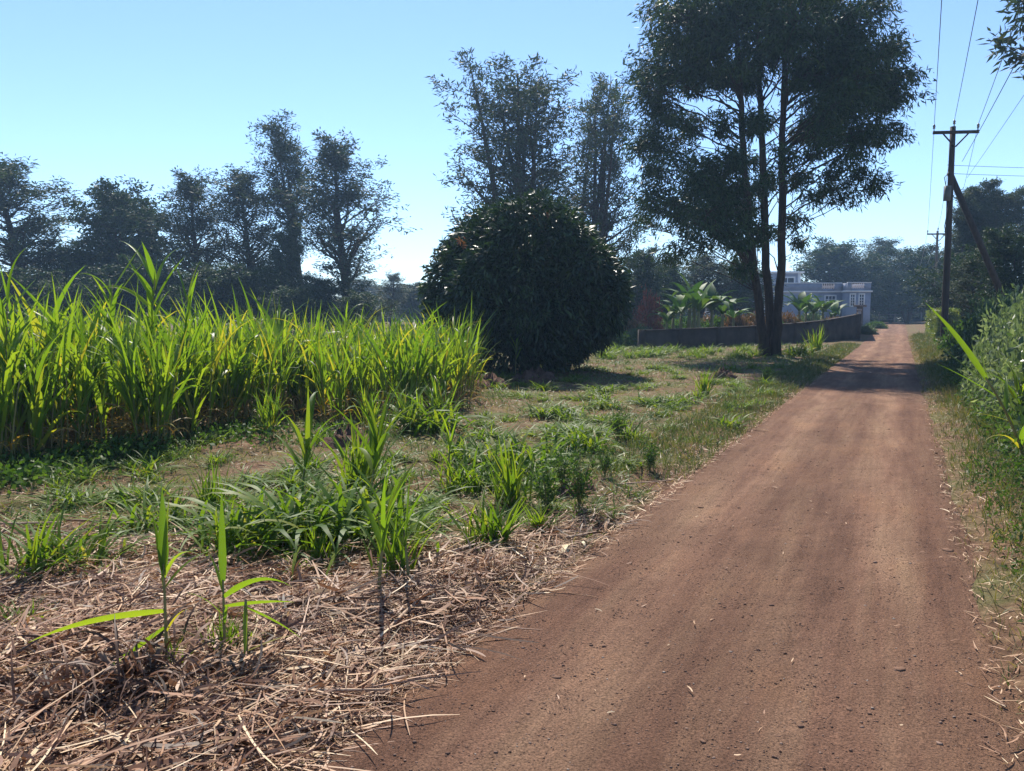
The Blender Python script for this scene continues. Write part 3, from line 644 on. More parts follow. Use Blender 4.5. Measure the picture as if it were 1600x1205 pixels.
# ------------------------------------------------------------------ power line
def pole(px, Y, top_py, arm_px, r0, mat, label, strut=False):
    x = (px-800)/F*Y; g = h1(x, Y); ht = at(px, top_py, Y).z - g
    root = thing('power_pole', label, 'power pole', (x, Y, g), None, -ROAD_ANG*.25)
    z = np.linspace(-1, ht, 8); lean = .012*z
    link('pole', tube_mesh('pole', [(np.c_[-lean*.4, 0*z, z], r0*(1-.28*np.linspace(0, 1, 8)))], mat, 12), root)
    za = ht-.28; w = arm_px/F*Y/2
    arm = link('crossarm', box_mesh('crossarm', [(-w, w, -r0-.1, -r0-.005, za-.07, za+.06)], mat), root)
    for s in (-1, 1):
        link('brace', tube_mesh('brace', [(np.array([(s*w*.55, -r0-.05, za-.07), (s*.02, -r0-.03, za-.62)]), np.array([.035, .035]))], mat, 5), root)
    tips = []
    for xx, zb in ((-w*.96, za+.06), (0, ht), (w*.96, za+.06)):
        yy = -r0-.05 if xx else 0
        prof = [(0, .02), (.1, .02), (.12, .065), (.17, .04), (.2, .065), (.25, .045), (.29, .03)]
        link('insulator', tube_mesh('insulator', [(np.array([(xx, yy, zb+a_) for a_, _ in prof]), np.array([q for _, q in prof]))], M['porcelain'], 8), arm if xx else root)
        tips.append((xx, yy, zb+.27))
    bpy.context.view_layer.update()
    mw = root.matrix_world
    tips = [mw @ Vector(t_) for t_ in tips]
    if strut:
        iv = Matrix.Rotation(ROAD_ANG*.25, 3, 'Z'); top = iv @ (at(1484, 270, Y) - Vector((x, Y, g))); foot = iv @ Vector(((1640-800)/F*Y - x, 1.2, -.6))
        st = link('strut', tube_mesh('strut', [(np.array([tuple(top), tuple(top*.5+foot*.5), tuple(foot)]), np.array([r0*.8, r0*.9, r0]))], mat, 10), root)
        bz = at(px, 304, Y).z - g
        bxo = link('fuse_box', box_mesh('fuse_box', [(-.36, -.12, -.34, -.1, bz-.3, bz+.34)], M['metal']), root)
        link('conduit', tube_mesh('conduit', [(np.array([(-.24, -.2, bz-.3), (-.2, -.19, bz-1.6), (-.2, -.19, 2.)]), np.array([.022]*3))], M['wire'], 5), bxo)
        link('drop_cable', tube_mesh('drop_cable', [(np.array([(-.3, -.2, bz+.34), (-.4, -.25, bz+.7), (-.18, -.15, bz+.95)]), np.array([.018]*3)), (np.array([(-.14, -.22, bz-.3), (-.32, -.3, bz-1.4), (-.16, -.17, bz-2.1)]), np.array([.018]*3))], M['wire'], 5), bxo)
    return tips, root
T1, P1 = pole(1474, 36, 198, 66, .16, M['polewood'], 'tall dark timber power pole with crossarm, fuse box and leaning strut', True)
T2, P2 = pole(1457, 72, 361, 34, .13, M['greypole'], 'more distant grey power pole with crossarm beside the clipped hedge')
T3, P3 = pole(1437, 118, 421, 20, .12, M['greypole'], 'faint power pole against the dark trees at the road end')
def wire(a, b, sag, label, r=.009, mat='wire', group='power line wires'):
    t_ = np.linspace(0, 1, 24)[:, None]; P = np.array(a)*(1-t_) + np.array(b)*t_; P[:, 2] -= (4*sag*t_*(1-t_))[:, 0]
    o = link('wire', tube_mesh('wire', [(P, np.full(24, r))], M[mat], 5)); return tag(o, label, 'wire', group)
names = ['crossarm end over the road', 'pole top', 'crossarm end over the shrubs']
d12 = (Vector((P1.location.x, P1.location.y, 0)) - Vector((P2.location.x, P2.location.y, 0)))
for i in range(3):
    e = T1[i] + Vector((d12.x*1.18, d12.y*1.18, -.1)) + Vector((.2*i, 0, 0))
    wire(T1[i], e, .35, 'thin wire running overhead along the road from the strutted pole, ' + names[i], .011, group=None)
    wire(T1[i], T2[i], .7, 'thin wire strung between the two taller poles, ' + names[i], .010, group=None)
    wire(T2[i], T3[i], 1.0, 'pale sagging wire between the grey poles, ' + names[i], .012, 'paleline', None)
e = T1[2] + Vector((d12.x*1.18+1.4, d12.y*1.18, -1.4))
wire(T1[2] + Vector((-.6, .05, -1.6)), e, .3, 'lower service cable running overhead from below the crossarm', .011, group=None)
wire(T1[2] + Vector((-.35, .05, -2.3)), T1[2] + Vector((d12.x*1.18+2.6, d12.y*1.18, -1.2)), .2, 'faint cable leaving the pole shaft below the crossarm toward the roadside tree', .007, group=None)
for dz, nm in ((0, 'upper'), (-.36, 'lower')):
    p = at(1480, 258, 36) + Vector((0, 0, dz)); wire(p, p + Vector((16, 1.5, .1)), .12, nm + ' of the two level wires leaving the pole over the slender trees', .010, group=None)
# gate across the end of the road
g0 = rp(-1.9, 119); g1 = rp(1.9, 119); gr = thing('road_gate', 'low pole gate closing the far end of the road', 'gate', (g0[0], g0[1], h1(*g0)), None, math.atan2(g1[1]-g0[1], g1[0]-g0[0]))
for xx in (0, 1.9, 3.8): link('post', box_mesh('post', [(xx-.07, xx+.07, -.07, .07, -.3, 1.25)], M['greypole']), gr)
for zz_ in (.4, .75, 1.1): link('rail', box_mesh('rail', [(.072, 1.828, -.03, .03, zz_, zz_+.07), (1.972, 3.728, -.03, .03, zz_, zz_+.07)], M['greypole']), gr)
for i, (px, Y, py) in enumerate([(1463, 62, 446), (1471, 58, 455), (1467, 66, 462)]):
    x = (px-800)/F*Y; g = h1(x, Y); ht = at(px, py, Y).z-g
    zt = np.linspace(-.4, ht, 6); o = link('fence_post', tube_mesh('fence_post', [(np.c_[.02*np.sin(zt*2+i), .01*zt, zt], np.linspace(.09, .07, 6))], M['greypole'], 8), None, (x, Y, g))
    tag(o, ['tall grey timber post just past the clipped hedge', 'grey timber post nearest the shrub bank', 'short grey timber post between two others by the hedge'][i], 'post')

# ------------------------------------------------------------------ shrubs, hedge, bananas
def bush_mesh(seed, mat, K, L, W, n=420, ell=(1, 1, .8), sprays=.35, upright=.2):
    """a bush one metre in radius: lumpy shell of twigs plus long sprays"""
    global rng
    keep = rng; rng = np.random.default_rng(seed)
    d = rand_dir(n); d[:, 2] = np.abs(d[:, 2])*.95 - .08; lump = .82 + .16*nz(d[:, 0]*2.2, d[:, 1]*2.2+d[:, 2]*2, 2.0, seed % 7) + rng.normal(size=n)*.06
    C = d*lump[:, None]*np.array(ell); k = int(n*sprays); C[:k] *= rng.uniform(1.0, 1.22, (k, 1)); inner = rand_dir(n//3)*rng.uniform(.3, .75, (n//3, 1)); inner[:, 2] = np.abs(inner[:, 2])
    C = np.concatenate([C, inner*np.array(ell)]); D = np.concatenate([d, rand_dir(n//3)]) + np.array([0, 0, upright])
    me = foliage('foliage', C, D, K, .075, L, W, mat, .12, .45, 1., .3)
    wood = []
    for i in range(14):
        e = C[rng.integers(0, n)]*.92; wood.append((bez((rng.uniform(-.1, .1), rng.uniform(-.1, .1), -.15), (e[0]*.3, e[1]*.3, e[2]*.7), e, 6), np.linspace(.022, .005, 6)))
    wm = tube_mesh('stems', wood, M['palebark'], 5); top = C[:n]
    rng = keep; return me, wm, top
BUSH = {k: bush_mesh(s, M[m], K, L, W, n, ell, sp) for k, s, m, K, L, W, n, ell, sp in [
    ('dark', 71, 'shrub', 12, .085, .042, 620, (1, 1, .9), .3), ('dark2', 72, 'shrub', 12, .085, .042, 620, (1, 1, .9), .3), ('pale', 73, 'paleshrub', 13, .075, .024, 640, (1, 1, .95), .5),
    ('pale2', 74, 'paleshrub', 13, .075, .024, 640, (1, 1, .95), .5), ('rust', 75, 'rustshrub', 9, .12, .05, 420, (1, 1, .8), .4), ('green', 76, 'weed', 10, .12, .06, 420, (1, 1, .8), .4), ('red', 77, 'redshrub', 8, .11, .04, 330, (1, 1, 1), .5)]}
def bush(kind, name, loc, sx, sy, sz, label, group=None, flowers=0, cat='shrub'):
    o = thing(name, label, cat, loc, group, random.uniform(0, 6.28)); me, wm, top = BUSH[kind]
    f = link('foliage', me, o); f.scale = (sx, sy, sz); s_ = link('stems', wm, o); s_.scale = (sx, sy, sz)
    if flowers:
        fr = np.random.default_rng(int(loc[0]*100) % 997); idx = fr.choice(len(top), flowers); ctr = top[idx]*1.06*np.array([sx, sy, sz])
        P = np.repeat(ctr, 14, 0) + fr.normal(size=(flowers*14, 3))*.05; d = fr.normal(size=(flowers*14, 3)) + np.array([0, 0, .6])
        V, Q = leaves(P, d, .07, .05); link('flowers', mesh_np('flowers', V, Q, 4, M['flower'], fr.uniform(0, 1, len(Q))), o)
    return o
def road_bush(p, s, *a, **k): x, y = rp(p, s); return (x, y, h1(x, y)-.05)
BL = [('dark', 4.0, 12.5, 1.15, 2.0, 'glossy dark shrub with white blossoms beside the leaning green cane', 5), ('pale', 5.2, 13.8, 1.6, 2.7, 'tall pale silvery shrub behind the leaning green cane', 0),
      ('pale2', 3.9, 15.2, 1.2, 1.9, 'silvery leafy shrub with pale pink blossoms on the road bank', 6), ('pale2', 4.9, 16.8, 1.5, 2.8, 'pale feathery shrub topping the bank below the strut', 0),
      ('pale', 3.7, 18.2, 1.1, 1.9, 'silvery rounded shrub crowding the shaded verge', 2), ('pale', 5.3, 20, 1.7, 3.0, 'large silvery shrub in front of the strut foot', 0),
      ('dark2', 3.6, 21.5, 1.2, 2.0, 'dark shrub on the verge in the tree shade', 3), ('pale2', 4.6, 24, 1.6, 2.7, 'grey green shrub below the fuse box pole', 0),
      ('dark', 3.7, 27, 1.3, 2.1, 'dark shrub at the bend of the verge before the strutted pole', 0), ('pale', 4.4, 30.5, 1.5, 2.4, 'grey shrub hiding the foot of the strutted pole', 0),
      ('dark2', 4.6, 35, 1.5, 2.4, 'dark shrub just beyond the strutted pole', 0), ('green', 3.9, 40, 1.3, 1.9, 'green bush beside the road short of the clipped hedge', 0),
      ('dark', 4.4, 10.6, 1.1, 1.5, 'low dark shrub at the foot of the bank near the leaning cane', 2), ('dark2', 6.5, 15.5, 1.8, 2.9, 'big dark shrub standing back on the bank top', 0), ('pale2', 7.2, 19, 2.0, 3.3, 'broad pale shrub standing back on the bank top', 0),
      ('dark', 7.5, 24, 2.1, 3.6, 'high dark shrub behind the silvery bank shrubs', 0), ('green', 6.4, 29, 1.9, 3.4, 'yellow green high bush beside the strut', 0)]
for kd, p, s, r, hz, lab, fl in BL:
    bush(kd, 'bank_shrub', road_bush(p-.55 + (.45 if s > 20 else 0), s), r*1.12, r*1.12, hz*(1.32 if s < 20.5 else 1.15), lab, None, fl)
# hedge
def hedge():
    root = thing('clipped_hedge', 'bright yellow green clipped hedge along the road beyond the poles', 'hedge', (*rp(2.9, 60), h1(*rp(2.9, 60))), None, -ROAD_ANG)
    n = 2600; u = rng.uniform(-1, 1, (n, 3)); ax = rng.integers(0, 3, n); u[np.arange(n), ax] = np.sign(u[np.arange(n), ax])
    C = u*np.array([.55, 9, .95]) + np.array([.4, 6, .9]); C += .09*nz(C[:, 1:2], C[:, 2:3]*2, 2.2, 1) + rng.normal(size=(n, 3))*.05
    C = C[C[:, 2] > 0]
    link('foliage', foliage('foliage', C, u[:len(C)], 8, .09, .14, .075, M['hedge'], .1, .4, 1, .35), root)
    link('stems', tube_mesh('stems', [(np.array([(.4, -2.5+i*1.4, -.1), (.4, -2.4+i*1.4, .9), (.45, -2.5+i*1.4, 1.5)]), np.array([.04, .03, .01])) for i in range(13)], M['bark'], 5), root)
hedge()
# bananas
def banana_leaf(Ln, W, el, az, droop, seed):
    r_ = np.random.default_rng(seed); n = 9; s = np.linspace(0, 1, n+1)
    th = el - droop*s**1.3; st = Ln/n; thm = (th[1:]+th[:-1])/2
    C = np.concatenate([[[0, 0]], np.cumsum(np.stack([np.cos(thm), np.sin(thm)], 1)*st, 0)])
    w = np.interp(s, [0, .08, .2, .7, 1], [.03, .1, .9, 1, .15])*W/2; w *= 1 + r_.uniform(-.12, .1, n+1)
    dr = w*.35; V = []
    for i in range(n+1):
        d = np.array([math.cos(az), math.sin(az)]); sd = np.array([-d[1], d[0]]); p = np.array([d[0]*C[i, 0], d[1]*C[i, 0], C[i, 1]])
        V += [p + np.array([*(sd*w[i]), -dr[i]*.4 + .35*w[i]]), p, p + np.array([*(-sd*w[i]), -dr[i]*.4 + .35*w[i]])]
    Q = []
    for i in range(n): a_ = i*3; Q += [[a_, a_+1, a_+4, a_+3], [a_+1, a_+2, a_+5, a_+4]]
    return mesh_np('leaf', V, Q, 4, M['banana'], np.repeat(r_.uniform(.1, .9), len(Q)))
def banana(loc, sc, label, group, seed, nl=8):
    r_ = np.random.default_rng(seed); o = thing('banana_plant', label, 'banana plant', loc, group, r_.uniform(0, 6), sc)
    link('pseudostem', tube_mesh('pseudostem', [(np.array([(0, 0, -.2), (.03, .02, .8), (.05, .03, 1.7)]), np.array([.14, .11, .07]))], M['stem'], 8), o)
    for i in range(nl):
        l_ = link('leaf', banana_leaf(r_.uniform(1.6, 2.2), r_.uniform(.38, .52), R(r_.uniform(40, 82)), i*2.4 + r_.uniform(-.4, .4), r_.uniform(.6, 2.0), seed*20+i), o, (.05, .03, 1.62))
GB = 'banana plants in the clump behind the grey wall'
for i, (px, Y, sc) in enumerate([(1040, 46, .75), (1062, 47, 1.0), (1084, 48.5, 1.25), (1092, 46, 1.1), (1110, 47.5, 1.15), (1128, 49, 1.0), (1075, 50, 1.2), (1145, 49.5, .85), (1050, 50, .95)]):
    x = (px-800)/F*Y; banana((x, Y, h1(x, Y)), sc, 'banana plant in the large clump behind the low end of the grey wall', GB, 100+i)
for i, (px, Y, sc) in enumerate([(1247, 58, 1.1), (1268, 57, .98), (1285, 59, 1.02), (1302, 60, .85), (1258, 61, 1.0)]):
    x = (px-800)/F*Y; banana((x, Y, h1(x, Y)), sc, 'banana plant in the small clump between grey wall and house windows', 'banana plants in front of the house', 200+i)
for kd, px, Y, r, hz, lab in [('rust', 1150, 50.5, 1.1, 2.1, 'rusty orange flowering shrub beside the large banana clump'), ('rust', 1178, 52, 1.2, 2.2, 'rust tinged shrub straight behind the three trunks over the wall'),
        ('rust', 1230, 55, 1.1, 2.2, 'brownish shrub between the three trunk tree and the small banana clump'), ('green', 1128, 51.5, 1.2, 2.0, 'green shrub filling in under the banana leaves'), ('red', 1012, 49, .95, 3.1, 'dry reddish brown shrub standing up past the wall end'),
        ('rust', 985, 47, 1.3, 1.7, 'yellow brown shrub spreading before the low pale wall'), ('dark', 1000, 44, 1.0, 1.15, 'dark bush hugging the low end of the grey wall'), ('green', 958, 42, 1.1, 1.2, 'low green bush between mango tree and wall end'),
        ('green', 1205, 54, 1.0, 1.9, 'leafy green shrub peering over the wall between the trunks'), ('dark2', 1352, 64, .8, .8, 'small dark bush at the foot of the pinkish gate wall'), ('green', 1075, 53, 1.6, 2.0, 'low green shrub massed behind the banana stems'), ('rust', 1105, 53.5, 1.5, 1.9, 'rusty shrub massed behind the tallest banana plants'), ('green', 1040, 52, 1.5, 1.8, 'green shrub beside the dry reddish shrub'), ('dark', 1265, 64, 1.6, 2.0, 'dark shrub massed behind the small banana clump'), ('rust', 1300, 66, 1.3, 1.7, 'brown shrub below the house bay windows'),
        ('green', 1368, 80, 1.0, 1.0, 'bush on the verge just past the gate')]:
    x = (px-800)/F*Y; bush(kd, 'garden_shrub', (x, Y, h1(x, Y)), r, r, hz, lab)

# ------------------------------------------------------------------ tall grass (napier) stand
def napier_clump(seed, n_st=12, ht=1.75, rad=.26, leafmat='napier'):
    """one clump: stems, upright arching leaves, yellowing lower leaves"""
    r = np.random.default_rng(seed); stems, P, az, el, L, W, dr, tint = [], [], [], [], [], [], [], []
    oP, oaz, oel, oL, oW, odr, kind = [], [], [], [], [], [], []
    for i in range(n_st):
        a0, q = r.uniform(0, 6.28), rad*math.sqrt(r.uniform(0, 1)); lean = r.uniform(.02, .17); h = ht*r.uniform(.5, 1.0)*.62; ad = a0 + r.normal()*.5
        b = np.array([math.cos(a0)*q, math.sin(a0)*q, -.05]); e = b + np.array([math.cos(ad)*lean*h, math.sin(ad)*lean*h, h])
        path = bez(b, (b+e)/2 - np.array([math.cos(ad), math.sin(ad), 0])*.03, e, 5); stems.append((path, np.linspace(.011, .006, 5)))
        nl = r.integers(6, 10)
        for j in range(nl):
            t = .18 + .82*(j+r.uniform(0, .8))/nl; f = t*4; k = int(min(f, 3)); p = path[k] + (path[k+1]-path[k])*(f-k)
            a = r.uniform(0, 6.28) if r.random() < .5 else ad + r.normal()*.9
            if t < .46 and r.random() < .75:
                oP.append(p); oaz.append(a); oel.append(R(r.uniform(20, 70))); oL.append(r.uniform(.35, .7)); oW.append(r.uniform(.012, .024)); odr.append(r.uniform(1.2, 2.7)); kind.append(r.uniform(0, 1))
            else:
                P.append(p); az.append(a); el.append(R(r.uniform(58, 84))); L.append(r.uniform(.6, 1.0)*(.72+.35*t)*ht/1.75); W.append(r.uniform(.030, .058)); dr.append(abs(r.normal(.35, .4)) if r.random() < .8 else r.uniform(1.2, 2.1)); tint.append(np.clip(r.normal(.62, .25) + (.4-t)*.3, 0, 1))
    V, Q, bi = blades(np.array(P), np.array(az), np.array(el), np.array(L), np.array(W), np.array(dr), 6, r.normal(size=len(P))*.25, r.normal(size=len(P))*.5, pw=1.8)
    me1 = mesh_np('leaf_blades', V, Q, 4, M[leafmat], np.array(tint)[bi])
    V, Q, bi = blades(np.array(oP), np.array(oaz), np.array(oel), np.array(oL), np.array(oW), np.array(odr), 6, r.normal(size=len(oP))*.4, r.normal(size=len(oP))*.7, pw=1.1)
    kd = np.array(kind); me2 = mesh_np('withered_leaves', V, Q, 4, M['orangeleaf'] if seed % 3 == 0 else M['dryleaf'], kd[bi])
    return me1, me2, tube_mesh('stems', stems, M['stem'], 5)
NAP = [napier_clump(300+i) for i in range(9)]
def put_napier(x, y, sc, label, group, k=None, hz=1.):
    me1, me2, me3 = NAP[random.randrange(9) if k is None else k]
    o = thing('napier_grass_clump', label, 'grass clump', (x, y, h1(x, y)), group, random.uniform(0, 6.28), (sc, sc, sc*hz))
    for nm, me in (('leaf_blades', me1), ('withered_leaves', me2), ('stems', me3)): link(nm, me, o)['kind'] = 'stuff'
    return o
front = [(-60, 745), (30, 738), (120, 722), (235, 704), (300, 684), (385, 668), (470, 655), (545, 662), (620, 658), (705, 645), (728, 615), (738, 592)]
fp = [on(a, b) for a, b in front]; fx = np.array([p.x for p in fp]); fy = np.array([p.y for p in fp])
def front_y(x): return np.interp(x, fx, fy)
GN = 'clumps of the tall napier grass stand'
spots = []
for _ in range(6000):
    x = random.uniform(-16, -1.0); fyx = front_y(x) if x > fx[0] else fy[0] - (fx[0]-x)*.2
    y = fyx + .15 + abs(random.gauss(0, 1))*4.2
    if y > 26: continue
    if abs(x/y) > .74: continue
    dmin = .42 + .035*max(0, y-fyx)
    if all((x-a)**2+(y-b)**2 > dmin**2 for a, b in spots): spots.append((x, y))
    if len(spots) >= 200: break
edge = {0: None}
for x, y in spots:
    back = y - front_y(x)
    tall = min(1.14, 1.0 + .16*nz(x, y, .9, 7) + random.uniform(-.14, .14))
    lab = 'napier grass clump along the open front edge of the tall stand' if back < .7 else 'napier grass clump deep inside the tall green stand'
    put_napier(x, y, max(.75, tall)*(.96 + .07*float(sstep(-3.5, -6, x)))*(1.0 if back < 1 else 1.12), lab, GN + (' at its front edge' if back < .7 else ''))
# the clumps one can name
for px, py, sc, hz, lab in [(712, 640, 1.0, 1.12, 'napier clump at the end of the stand nearest the mango tree'), (235, 705, 1.05, 1.18, 'napier clump at the foot of the tallest cane'), (520, 665, .95, 1.0, 'napier clump with withered brown base beside the soil heap')]:
    p = on(px, py); put_napier(p.x, p.y, sc, lab, None, hz=hz)
for px, py, sc in [(690, 668, .55), (640, 675, .5), (742, 618, .6), (575, 678, .5), (420, 684, .5)]:
    p = on(px, py); put_napier(p.x, p.y, sc, 'short young napier clump straggling out in front of the stand', 'stragglers before the napier stand')
# canes that stand above the stand: every leaf of its own
def cane(name, base, tip, nl, Lr, W, label, seed, cat='cane', mat='napier', top_only=.5, leaves_def=None, r0=.013):
    r = np.random.default_rng(seed); base = Vector(base); tip = Vector(tip); o = thing(name, label, cat, base); e = np.array(tip-base)
    path = bez((0, 0, -.08), e*np.array([.3, .3, .5]), e, 9); link('stalk', tube_mesh('stalk', [(path, np.linspace(r0, r0*.5, 9))], M['stem'], 7), o)
    defs = leaves_def or [(top_only + (1-top_only)*(j+.3)/nl, j*2.5 + r.normal()*.5, R(r.uniform(52, 86)), r.uniform(*Lr), W*r.uniform(.8, 1.15), abs(r.normal(.7, .5)), r.uniform(.2, .7)) for j in range(nl)]
    for (t, a, el, L, w, dr, ti, *rl) in defs:
        f = t*8; k = int(min(f, 7)); p = path[k]+(path[k+1]-path[k])*(f-k)
        s = 9; V, Q, bi = blades(np.array([[0, 0, 0.]]), a, el, L, w, dr, s, r.normal()*.12, rl[0] if rl else r.normal()*.35, pw=1.6)
        # a folded midrib: three points across
        A, B = V[0::2], V[1::2]; mid = (A+B)/2; nrm = np.cross(np.gradient(mid, axis=0), B-A); nrm = unit(nrm)*np.linalg.norm(B-A, axis=1, keepdims=True)*.16
        V3 = np.stack([A, mid-nrm, B], 1).reshape(-1, 3); Q3 = []
        for i in range(s): c = i*3; Q3 += [[c, c+1, c+4, c+3], [c+1, c+2, c+5, c+4]]
        link('leaf', mesh_np('leaf', V3, Q3, 4, M[mat], np.full(len(Q3), ti)), o, tuple(p))
    return o
p = on(232, 690); cane('tall_cane', p, p + Vector((.14, .1, 2.3)), 16, (.6, 1.0), .075, 'tallest green cane rising above the napier stand', 401)
p = on(290, 680); cane('tall_cane', p, p + Vector((.1, 0, 2.0)), 10, (.5, .9), .06, 'second tall cane leaning beside the tallest cane', 402)
p = on(175, 695); cane('tall_cane', p, p + Vector((.05, .1, 2.15)), 11, (.5, .9), .06, 'tall cane with drooping pale leaf on the outer flank of the tallest cane', 403)
p = on(10, 735); cane('tall_cane', p, p + Vector((.06, .1, 1.95)), 11, (.6, 1.0), .06, 'bent tall cane at the outer corner of the stand', 404)
p = on(540, 640); cane('tall_cane', p, p + Vector((.02, .1, 1.75)), 9, (.45, .8), .035, 'tall cane with curled yellow tipped leaf above the stand centre', 405)
p = on(805, 590); cane('tall_cane', p, p + Vector((.05, 0, 1.0)), 7, (.4, .7), .05, 'lone cane with one sunlit leaf against the dark mango tree', 406)

# ------------------------------------------------------------------ field grass, verge grass and weeds (nobody could count them)
def scatter(n, y0, y1, xf, pw=1.5):
    """points with density falling off with distance"""
    u = rng.uniform(0, 1, n); a = 1-pw+1
    y = (y0**a + u*(y1**a - y0**a))**(1/a)
    lo, hi = xf(y); x = lo + (hi-lo)*rng.uniform(0, 1, n)
    return x, y
def grass_obj(name, x, y, L, W, mat, tint, el=(40, 85), droop=(.3, 1.4), label='', nseg=3):
    n = len(x); P = np.stack([x, y, H(x, y)-.01], 1); e = np.radians(rng.uniform(*el, n))
    V, Q, bi = blades(P, rng.uniform(0, 6.28, n), e, L*rng.uniform(.5, 1.35, n), W*rng.uniform(.6, 1.3, n), rng.uniform(*droop, n), nseg, rng.normal(size=n)*.3, rng.normal(size=n)*.6)
    return tag(link(name, mesh_np(name, V, Q, 4, M[mat], np.clip(tint, 0, 1)[bi])), label, None, None, 'stuff')
def left_edge(y): return ROAD_K*y + ROAD_0 - HALF/COSA
def field_x(y): return np.maximum(-.70*y-.3, -17), left_edge(y) - .12
x, y = scatter(120000, 5.2, 45, field_x, 1.7)
patch = nz(x, y, 1.5, 8) + .6*nz(x, y, 4.1, 9)
keep = rng.uniform(0, 1, len(x)) < np.clip(.42 + .25*sstep(11, 17, y) + .6*patch, .08, 1); keep &= (y > 6.6) | (rng.uniform(0, 1, len(x)) < .25*(y-4.6))
x, y, patch = x[keep], y[keep], patch[keep]
tint = np.clip(.50 - .12*sstep(11, 17, y) - .34*patch + rng.normal(size=len(x))*.17, 0, 1)
grass_obj('field_grass', x, y, (.10 + .07*np.clip(patch, 0, 1.5) + .0025*y), .008 + .0004*y, 'field', tint, (12, 75), (.2, 1.6), 'short patchy green and straw coloured field grass')
# flat dry mulch on the bare patches
x, y = scatter(26000, 5.5, 26, field_x, 1.7); k = nz(x, y, 1.5, 8) < .35; x, y = x[k], y[k]
grass_obj('dry_mulch', x, y, .13, .007 + .0003*y, 'straw', rng.uniform(.05, .85, len(x)), (-4, 14), (-.1, .35), 'flattened dry grass mulch on the bare soil', 2)
# verge beside the road
def lv(y): return left_edge(y) - 1.25, left_edge(y) + .06
x, y = scatter(15000, 8.5, 46, lv, 1.5)
grass_obj('verge_grass', x, y, .11 + .12*rng.uniform(0, 1, len(x))**2, .006 + .0003*y, 'verge', np.clip(.48 + .2*nz(x, y, 2, 1) + rng.normal(size=len(x))*.2, 0, 1), (45, 88), (.1, .9), 'olive and straw verge grass along the cane field side')
def right_edge(y): return ROAD_K*y + ROAD_0 + HALF/COSA
def rv(y): return right_edge(y) - .04, right_edge(y) + 3.0
x, y = scatter(60000, 1.6, 60, rv, 1.4); pp = perp(x, y)
k = (rng.uniform(0, 1, len(x)) < .35 + .75*sstep(1.3, 1.75, pp)); x, y, pp = x[k], y[k], pp[k]
tint = np.clip(.50 + .35*sstep(1.75, 1.3, pp)*.65 + .22*nz(x, y, 1.4, 3) + rng.normal(size=len(x))*.18, 0, 1)
grass_obj('verge_grass', x, y, (.10 + .16*sstep(1.35, 2.1, pp))*(1+.3*rng.normal(size=len(x))).clip(.4, 1.8), .006 + .0003*y, 'verge', tint, (40, 88), (.1, 1.1), 'mixed green and straw verge grass below the shrub bank')
def rf(y): return right_edge(y) + .6, right_edge(y) + 3.4
x, y = scatter(14000, 4.2, 24, rf, 1.6); n = len(x); z = H(x, y) + rng.uniform(.02, .34, n)*(.6+.6*rng.uniform(0, 1, n))
V, Q = leaves(np.stack([x, y, z], 1), rand_dir(n) + np.array([0, 0, .35]), .07*rng.uniform(.6, 1.4, n), .035*rng.uniform(.6, 1.4, n))
tag(link('verge_weeds', mesh_np('verge_weeds', V, Q, 4, M['weed'], rng.uniform(0, 1, len(Q)))), 'leafy green weeds on the verge below the shrub bank', None, None, 'stuff')
# broadleaf weeds at the foot of the tall stand
cx, cy = [], []
for px, py, n, s in [(60, 735, 600, .45), (150, 722, 600, .4), (215, 712, 450, .3), (0, 760, 800, .4), (420, 690, 250, .4), (340, 690, 250, .4), (520, 690, 120, .35)]:
    p = on(px, py); cx.append(p.x + rng.normal(size=n)*s); cy.append(p.y + rng.normal(size=n)*s*.8)
x = np.concatenate(cx); y = np.concatenate(cy); n = len(x); z = H(x, y) + rng.uniform(.01, .22, n)
V, Q = leaves(np.stack([x, y, z], 1), rand_dir(n)*.8 + np.array([0, 0, .3]), .075*rng.uniform(.6, 1.4, n), .042*rng.uniform(.6, 1.4, n))
tag(link('broadleaf_weeds', mesh_np('broadleaf_weeds', V, Q, 4, M['weed'], rng.uniform(0, .8, len(Q)))), 'dark broadleaf weeds at the foot of the napier stand', None, None, 'stuff')

# ------------------------------------------------------------------ green tussocks in the cleared strip
def tussock(seed, n=95, L=.52, W=.022, spread=.09, el=(35, 86), dr=(.6, 2.0)):
    r = np.random.default_rng(seed); P = np.stack([r.normal(size=n)*spread, r.normal(size=n)*spread, np.full(n, -.02)], 1)
    V, Q, bi = blades(P, r.uniform(0, 6.28, n), np.radians(r.uniform(*el, n)), L*r.uniform(.45, 1.2, n), W*r.uniform(.6, 1.2, n), r.uniform(*dr, n), 6, r.normal(size=n)*.25, r.normal(size=n)*.3, pw=1.5)
    m1 = mesh_np('leaf_blades', V, Q, 4, M['tuft'], np.clip(r.normal(.45, .2, n), 0, .9)[bi])
    m = 26; V, Q, bi = blades(P[:m], r.uniform(0, 6.28, m), np.radians(r.uniform(5, 50, m)), L*.7*r.uniform(.5, 1.1, m), W*.7, r.uniform(.5, 1.5, m), 4)
    return m1, mesh_np('withered_leaves', V, Q, 4, M['dryleaf'], r.uniform(0, 1, m)[bi])
TUS = [tussock(500+i, 80, .55, .026, .10) for i in range(4)] + [tussock(510, 60, .6, .026, .06, (55, 88), (.1, .9)), tussock(511, 45, .5, .024, .05, (60, 88), (.1, .7)), tussock(512, 150, .6, .036, .17, (25, 80), (.8, 2.2))]
def put_tussock(px, py, sc, k, label, group=None, hz=1.):
    if group is None and py < 910 and py > 600: sc *= 1.3
    p = on(px, py); o = thing('grass_tussock', label, 'grass tussock', p, group, random.uniform(0, 6.28), (sc, sc, sc*hz))
    for nm, me in zip(('leaf_blades', 'withered_leaves'), TUS[k]): link(nm, me, o)['kind'] = 'stuff'
